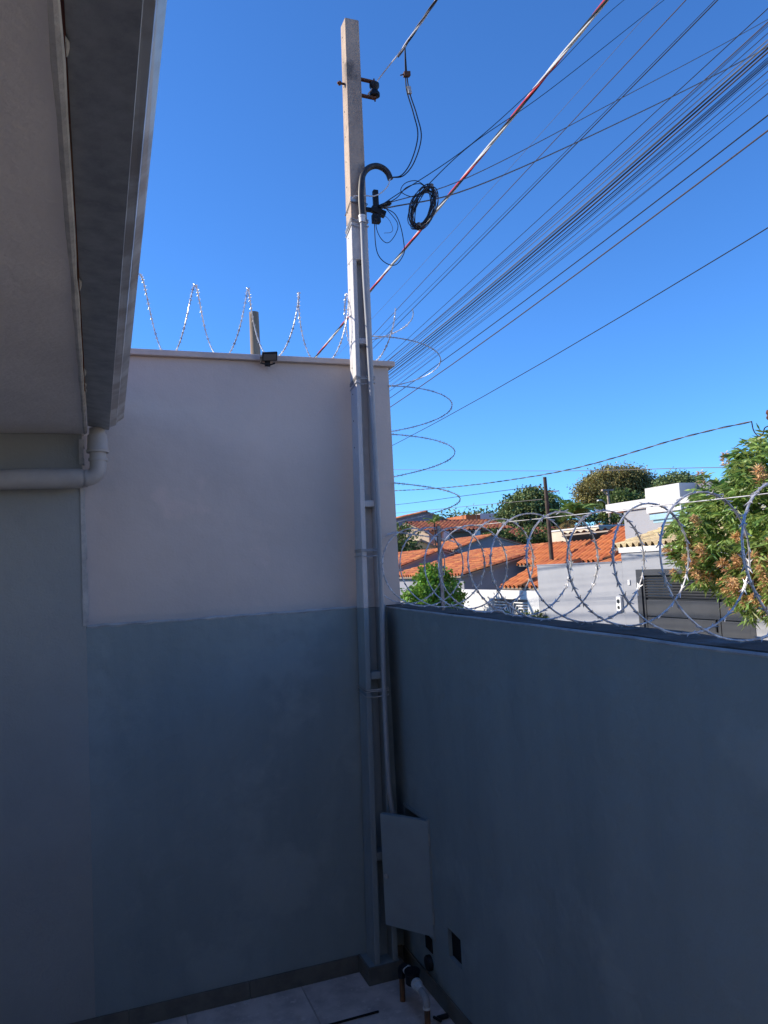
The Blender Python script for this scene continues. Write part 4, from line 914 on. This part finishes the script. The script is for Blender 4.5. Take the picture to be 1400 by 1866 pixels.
def tree(name, label, base, lobes, nclump, per, L_, W_, leafm, trunk_pts, trunk_r, clump=.35, group=None, droop=.1, cat='tree'):
    t = thing(name, label, cat, base, group)
    tr = trunk(t, trunk_pts, trunk_r)
    vol = np.array([l[1][0]*l[1][1]+l[1][1]*l[1][2]+l[1][0]*l[1][2] for l in lobes]); Vs = []; off = 0; Qs = []
    for (c, r), f in zip(lobes, vol/vol.sum()):
        k = max(3, int(nclump*f)); C, d = ell_points(c, r, k)
        if trunk_pts:
            b = MB()
            for q in range(min(4, k)): 
                top = Vector(trunk_pts[-1]); e = Vector(C[q]); b.tube([top, top.lerp(e, .5)+Vector((0, 0, .1*r[2])), e], [trunk_r[-1]*.8, trunk_r[-1]*.5, trunk_r[-1]*.2], 5)
            b.build('limb', 'bark', t)
        P = np.repeat(C, per, 0)+rs.normal(0, clump, (k*per, 3))*np.array([1, 1, .75]); D_ = np.repeat(d, per, 0)*.7
        V, Q = leaf_cloud(P, D_, L_, W_, droop, .8); Vs.append(V); Qs.append(Q+off); off += len(V)
    mesh_np('crown', np.vstack(Vs), np.vstack(Qs), leafm, t)
    return t
# mango tree: leaf rosettes on lobes
mt = thing('mango_tree', 'glossy mango tree with orange flower panicles in front of the garage gate', 'tree', (10.9, 9.7, GZ))
trunk(mt, [(10.9, 9.7, GZ), (10.88, 9.65, .4), (10.85, 9.6, 1.2), (10.8, 9.5, 1.9)], [.13, .11, .09])
LB = [((10.7, 11.05, 2.40), (.75, .80, .80)), ((10.7, 10.25, 2.70), (.95, 1.0, .95)), ((10.7, 9.45, 3.05), (1.0, 1.0, 1.0)), ((10.6, 9.35, 2.05), (.95, 1.0, .95)), ((10.8, 8.3, 2.6), (1.1, 1.1, 1.3)),
      ((10.55, 10.95, 1.95), (.5, .55, .45)), ((10.6, 10.75, 3.05), (.5, .55, .45)), ((10.6, 9.75, 3.62), (.55, .55, .45)), ((10.5, 11.65, 2.02), (.35, .40, .33)), ((10.5, 10.0, 1.55), (.55, .6, .45)), ((10.5, 9.2, 1.35), (.55, .6, .4)), ((10.6, 11.55, 2.75), (.3, .3, .3))]
for (c, r) in LB[:9]:
    b = MB(); b.tube([(10.8, 9.5, 1.7), (10.8, (9.5+c[1])/2, (1.9+c[2])/2), c], [.06, .04, .012], 6); b.build('limb', 'bark', mt, smooth=True)
Vs = []; Qs = []; off = 0; pan_sites = []
for (c, r) in LB:
    k = int(330*(r[0]*r[1]+r[1]*r[2]+r[0]*r[2])/3); C, d = ell_points(c, r, k, .62)
    C += rs.normal(0, .07, C.shape)
    per = 12
    P = np.repeat(C, per, 0)+rs.normal(0, .025, (k*per, 3))
    an = rs.rand(k*per)*6.283; ring = np.stack([np.cos(an), np.sin(an), rs.uniform(-.5, .35, k*per)], 1)
    D_ = np.repeat(d, per, 0)*.55+ring
    V, Q = leaf_cloud(P, D_, .185, .021, .25, .18); Vs.append(V); Qs.append(Q+off); off += len(V)
    for p, q in zip(C, d):
        if q[0] < -.25 and p[2] < 3.4: pan_sites.append((p+q*.06, q))
mesh_np('crown', np.vstack(Vs), np.vstack(Qs), 'leaf_mango', mt)
def panicle_mesh(name, m):
    P = []; D_ = []
    for i in range(110):
        z = rs.rand(); rr = .075*(1-z*.75); a = rs.rand()*6.283
        P.append((rr*.3*math.cos(a), rr*.3*math.sin(a), z*.2)); D_.append((math.cos(a), math.sin(a), .35))
    V, Q = leaf_cloud(np.array(P), np.array(D_), .075, .008, -.1, .3)
    o = mesh_np(name, V, Q, m, None); me = o.data; bpy.data.objects.remove(o); return me
pmes = [panicle_mesh('flower_panicle', 'panicle') for _ in range(2)]; ppale = panicle_mesh('flower_panicle', 'panicle_pale')
rng.shuffle(pan_sites); cnt = 0
for p, q in pan_sites:
    wgt = 1.0 if p[2] < 2.35 else .06
    if rng.random() > wgt or cnt >= 84: continue
    z = Vector((q[0]*.7, q[1]*.7, .8)).normalized(); M = z.to_track_quat('Z', 'Y').to_matrix().to_4x4() @ Matrix.Scale(rng.uniform(.9, 1.6), 4); M.translation = Vector(p)-z*.05
    inst('flower_panicle', rng.choice(pmes), M, mt); cnt += 1
for p in ((10.5, 11.15, 3.47), (10.5, 10.52, 3.72)):
    M = Matrix.Scale(1.3, 4); M.translation = Vector(p)-Vector((0, 0, .05)); inst('flower_panicle', ppale, M, mt)
b = MB(); b.tube([(10.6, 11.1, 3.0), (10.5, 11.15, 3.45)], .008, 5); b.tube([(10.6, 10.5, 3.2), (10.5, 10.52, 3.7)], .008, 5); b.build('twig', 'bark', mt)

tree('street_tree', 'small round bright green street tree behind the coil', (10.1, 22.6, GZ), [((10.1, 22.7, 1.22), (.88, .9, .82)), ((10.0, 21.95, 1.3), (.5, .55, .55)), ((10.0, 23.4, 1.0), (.5, .55, .55)), ((10.1, 22.6, 1.8), (.42, .45, .36))], 240, 40, .13, .045, 'leaf_bush', [(10.1, 22.6, GZ), (10.1, 22.6, .1), (10.1, 22.6, .7)], [.09, .07, .05], .12)
tree('round_tree', 'dense dark round tree on the skyline left of the palm', (42.8, 70, 1.6), [((42.9, 70, 7.0), (3.0, 3, 2.5)), ((41.0, 70, 6.3), (1.7, 2, 1.6)), ((44.6, 70, 6.4), (1.3, 2, 1.5)), ((43.2, 70, 8.4), (1.6, 2, 1.2))], 460, 60, .30, .11, 'leaf_dark', [(42.8, 70, 1.6), (42.8, 70, 4), (42.8, 70, 5.5)], [.4, .3, .25], .42)
tree('spreading_tree', 'wide flat-crowned olive green tree on the skyline', (58, 75, 2.2), [((56.2, 75, 10.2), (3.2, 3, 1.5)), ((59.5, 75, 10.6), (3.3, 3, 1.5)), ((58, 75, 11.5), (3.0, 3, 1.0)), ((61.8, 75, 9.7), (1.9, 2, 1.2)), ((54.3, 75, 9.4), (1.2, 1.6, 1.0)), ((61, 75, 8.5), (1.9, 2, .9))], 520, 60, .26, .085, 'leaf_olive', [(58.4, 75, 2.2), (58.4, 75, 5.5), (58.2, 75, 8.2)], [.5, .4, .35], .48)
tree('leafy_tree', 'mid green tree below the spreading olive tree', (46, 60, 1.4), [((46.7, 60, 6.7), (1.7, 2, 1.4)), ((48.4, 60, 6.5), (1.3, 1.5, 1.2))], 230, 50, .26, .10, 'leaf_scrub', [(46, 60, 1.4), (46, 60, 3.4), (46, 60, 5)], [.3, .25, .2], .36)
tree('leafy_tree', 'dark tree between the white parapet and the mango tree', (40, 45, .5), [((39.9, 45, 6.9), (1.7, 1.6, 1.05)), ((41.4, 45, 6.5), (1.6, 1.6, .9)), ((38.7, 45, 6.2), (.9, 1, .8))], 220, 46, .2, .075, 'leaf_dark', [(40, 45, .5), (40, 45, 3), (40, 45, 5.4)], [.25, .2, .15], .26)
for k, (x, y, z, rx, rz, lb) in enumerate(((16.2, 41, 3.55, 1.5, 1.2, 'pale scrubby shrub beside the tall wall edge'), (24.9, 44.9, 3.75, .9, .55, 'low shrub left of the leaning street pole, smaller one'), (27.9, 44.5, 3.8, 1.5, .75, 'broad green shrub right behind the leaning street pole'), (23.5, 30, 2.9, 1.6, .55, 'green shrub above the orange roof beside the palm'), (30.5, 38, 3.9, 2.2, 1.1, 'green shrubs at the foot of the palm, right side'))):
    tree('shrub', lb, (x, y, GZ), [((x, y, z), (rx, rx, rz)), ((x-.4*rx, y, z-.5*rz), (rx*.7, rx*.7, rz*.7)), ((x+.5*rx, y, z-.4*rz), (rx*.6, rx*.7, rz*.7)), ((x, y, z-1.3*rz), (rx*.8, rx*.8, rz))], 150, 22, .2, .07, 'leaf_scrub', [(x, y, GZ), (x, y, 1), (x, y, z-.5*rz)], [.12, .1, .06], .2, cat='shrub')
tree('tree_line', 'distant low trees on the skyline left of the round tree', (58, 110, 3), [((x, 112, z), (2.6, 2.6, 1.6)) for x, z in ((55.5, 9.0), (58.5, 9.3), (61, 9.0), (64, 9.4), (68, 9.6), (72, 9.8), (77, 10), (82, 10), (88, 10.2))], 300, 22, .5, .2, 'leaf_dark', [(62, 112, 3), (62, 112, 5), (62, 112, 7.5)], [.4, .3, .2], .6)
for k, (x, y) in enumerate(((11.75, 19.9), (11.7, 20.7), (11.8, 19.2))):
    tree('garden_plant', ('tall yellowish plant before the ornamental iron gate', 'leafy plant left of the ornamental gate centre', 'small plant at the corner of the plain grey wall')[k], (x, y, GZ), [((x, y, .35), (.2, .25, .3))], 30, 14, .16, .03, 'leaf_scrub', [(x, y, GZ), (x, y, -.2), (x, y, .3)], [.02, .015, .01], .09, cat='plant')

def palm(name, label, base, top, nf, L_, leafm, dry=3):
    t = thing(name, label, 'palm', base); base, top = Vector(base), Vector(top)
    b = MB(); k = 14; P = [base.lerp(top, i/k) for i in range(k+1)]
    rad = [.05*L_*(1.35-.5*i/k)*(1.06 if i % 2 else .96)*1.3 for i in range(k+1)]; b.tube(P, rad, 10); b.build('trunk', 'bark', t, smooth=True)
    for f in range(nf+dry):
        az = 2*math.pi*(f*.381966)+rng.uniform(-.2, .2); el0 = rng.uniform(.5, 1.45) if f < nf else rng.uniform(-.3, .05)
        Lf = L_*rng.uniform(.8, 1.1)*(.8 if f >= nf else 1); hd_ = Vector((math.cos(az), math.sin(az), 0)); p = top.copy(); el = el0; pts = [p.copy()]; Vv = []; Qq = []
        ns = 26
        for i in range(ns):
            d = hd_*math.cos(el)+Vector((0, 0, math.sin(el))); p = p+d*(Lf/ns); pts.append(p.copy()); el -= (.055 if f < nf else .075)*(.4+i/ns*1.3)
            if i < 3: continue
            s = d.cross(Vector((0, 0, 1))).normalized(); u = s.cross(d).normalized()
            ll = Lf*.34*math.sin(math.pi*min(1, (i/ns)*.85+.18))
            for sg in (-1, 1):
                tip = p+(s*sg*.8+d*.75+u*.12+Vector((0, 0, -.25))+Vector((rng.uniform(-.1, .1),)*3))*ll
                wv = d*(Lf*.026); o_ = len(Vv); mid = p.lerp(tip, .5)
                Vv += [p-wv*.5, mid-wv+u*.01, tip, mid+wv+u*.01]; Qq.append((o_, o_+1, o_+2, o_+3))
        b = MB(); b.tube(pts, [.018*L_*(1-.8*i/ns) for i in range(ns+1)], 5); b.add(Vv, Qq)
        b.build('frond', leafm if f < nf else 'leaf_dry', t)
    return t
palm('palm_tree', 'large feathery coconut palm beside the leaning street pole', (27.4, 40, GZ), (27.35, 40, 4.6), 17, 2.35, 'leaf_palm', 5)
palm('thin_palm', 'thin small palm behind the coil near the tall wall edge', (17.25, 38, GZ), (17.25, 38, 4.5), 9, .75, 'leaf_palm', 2)
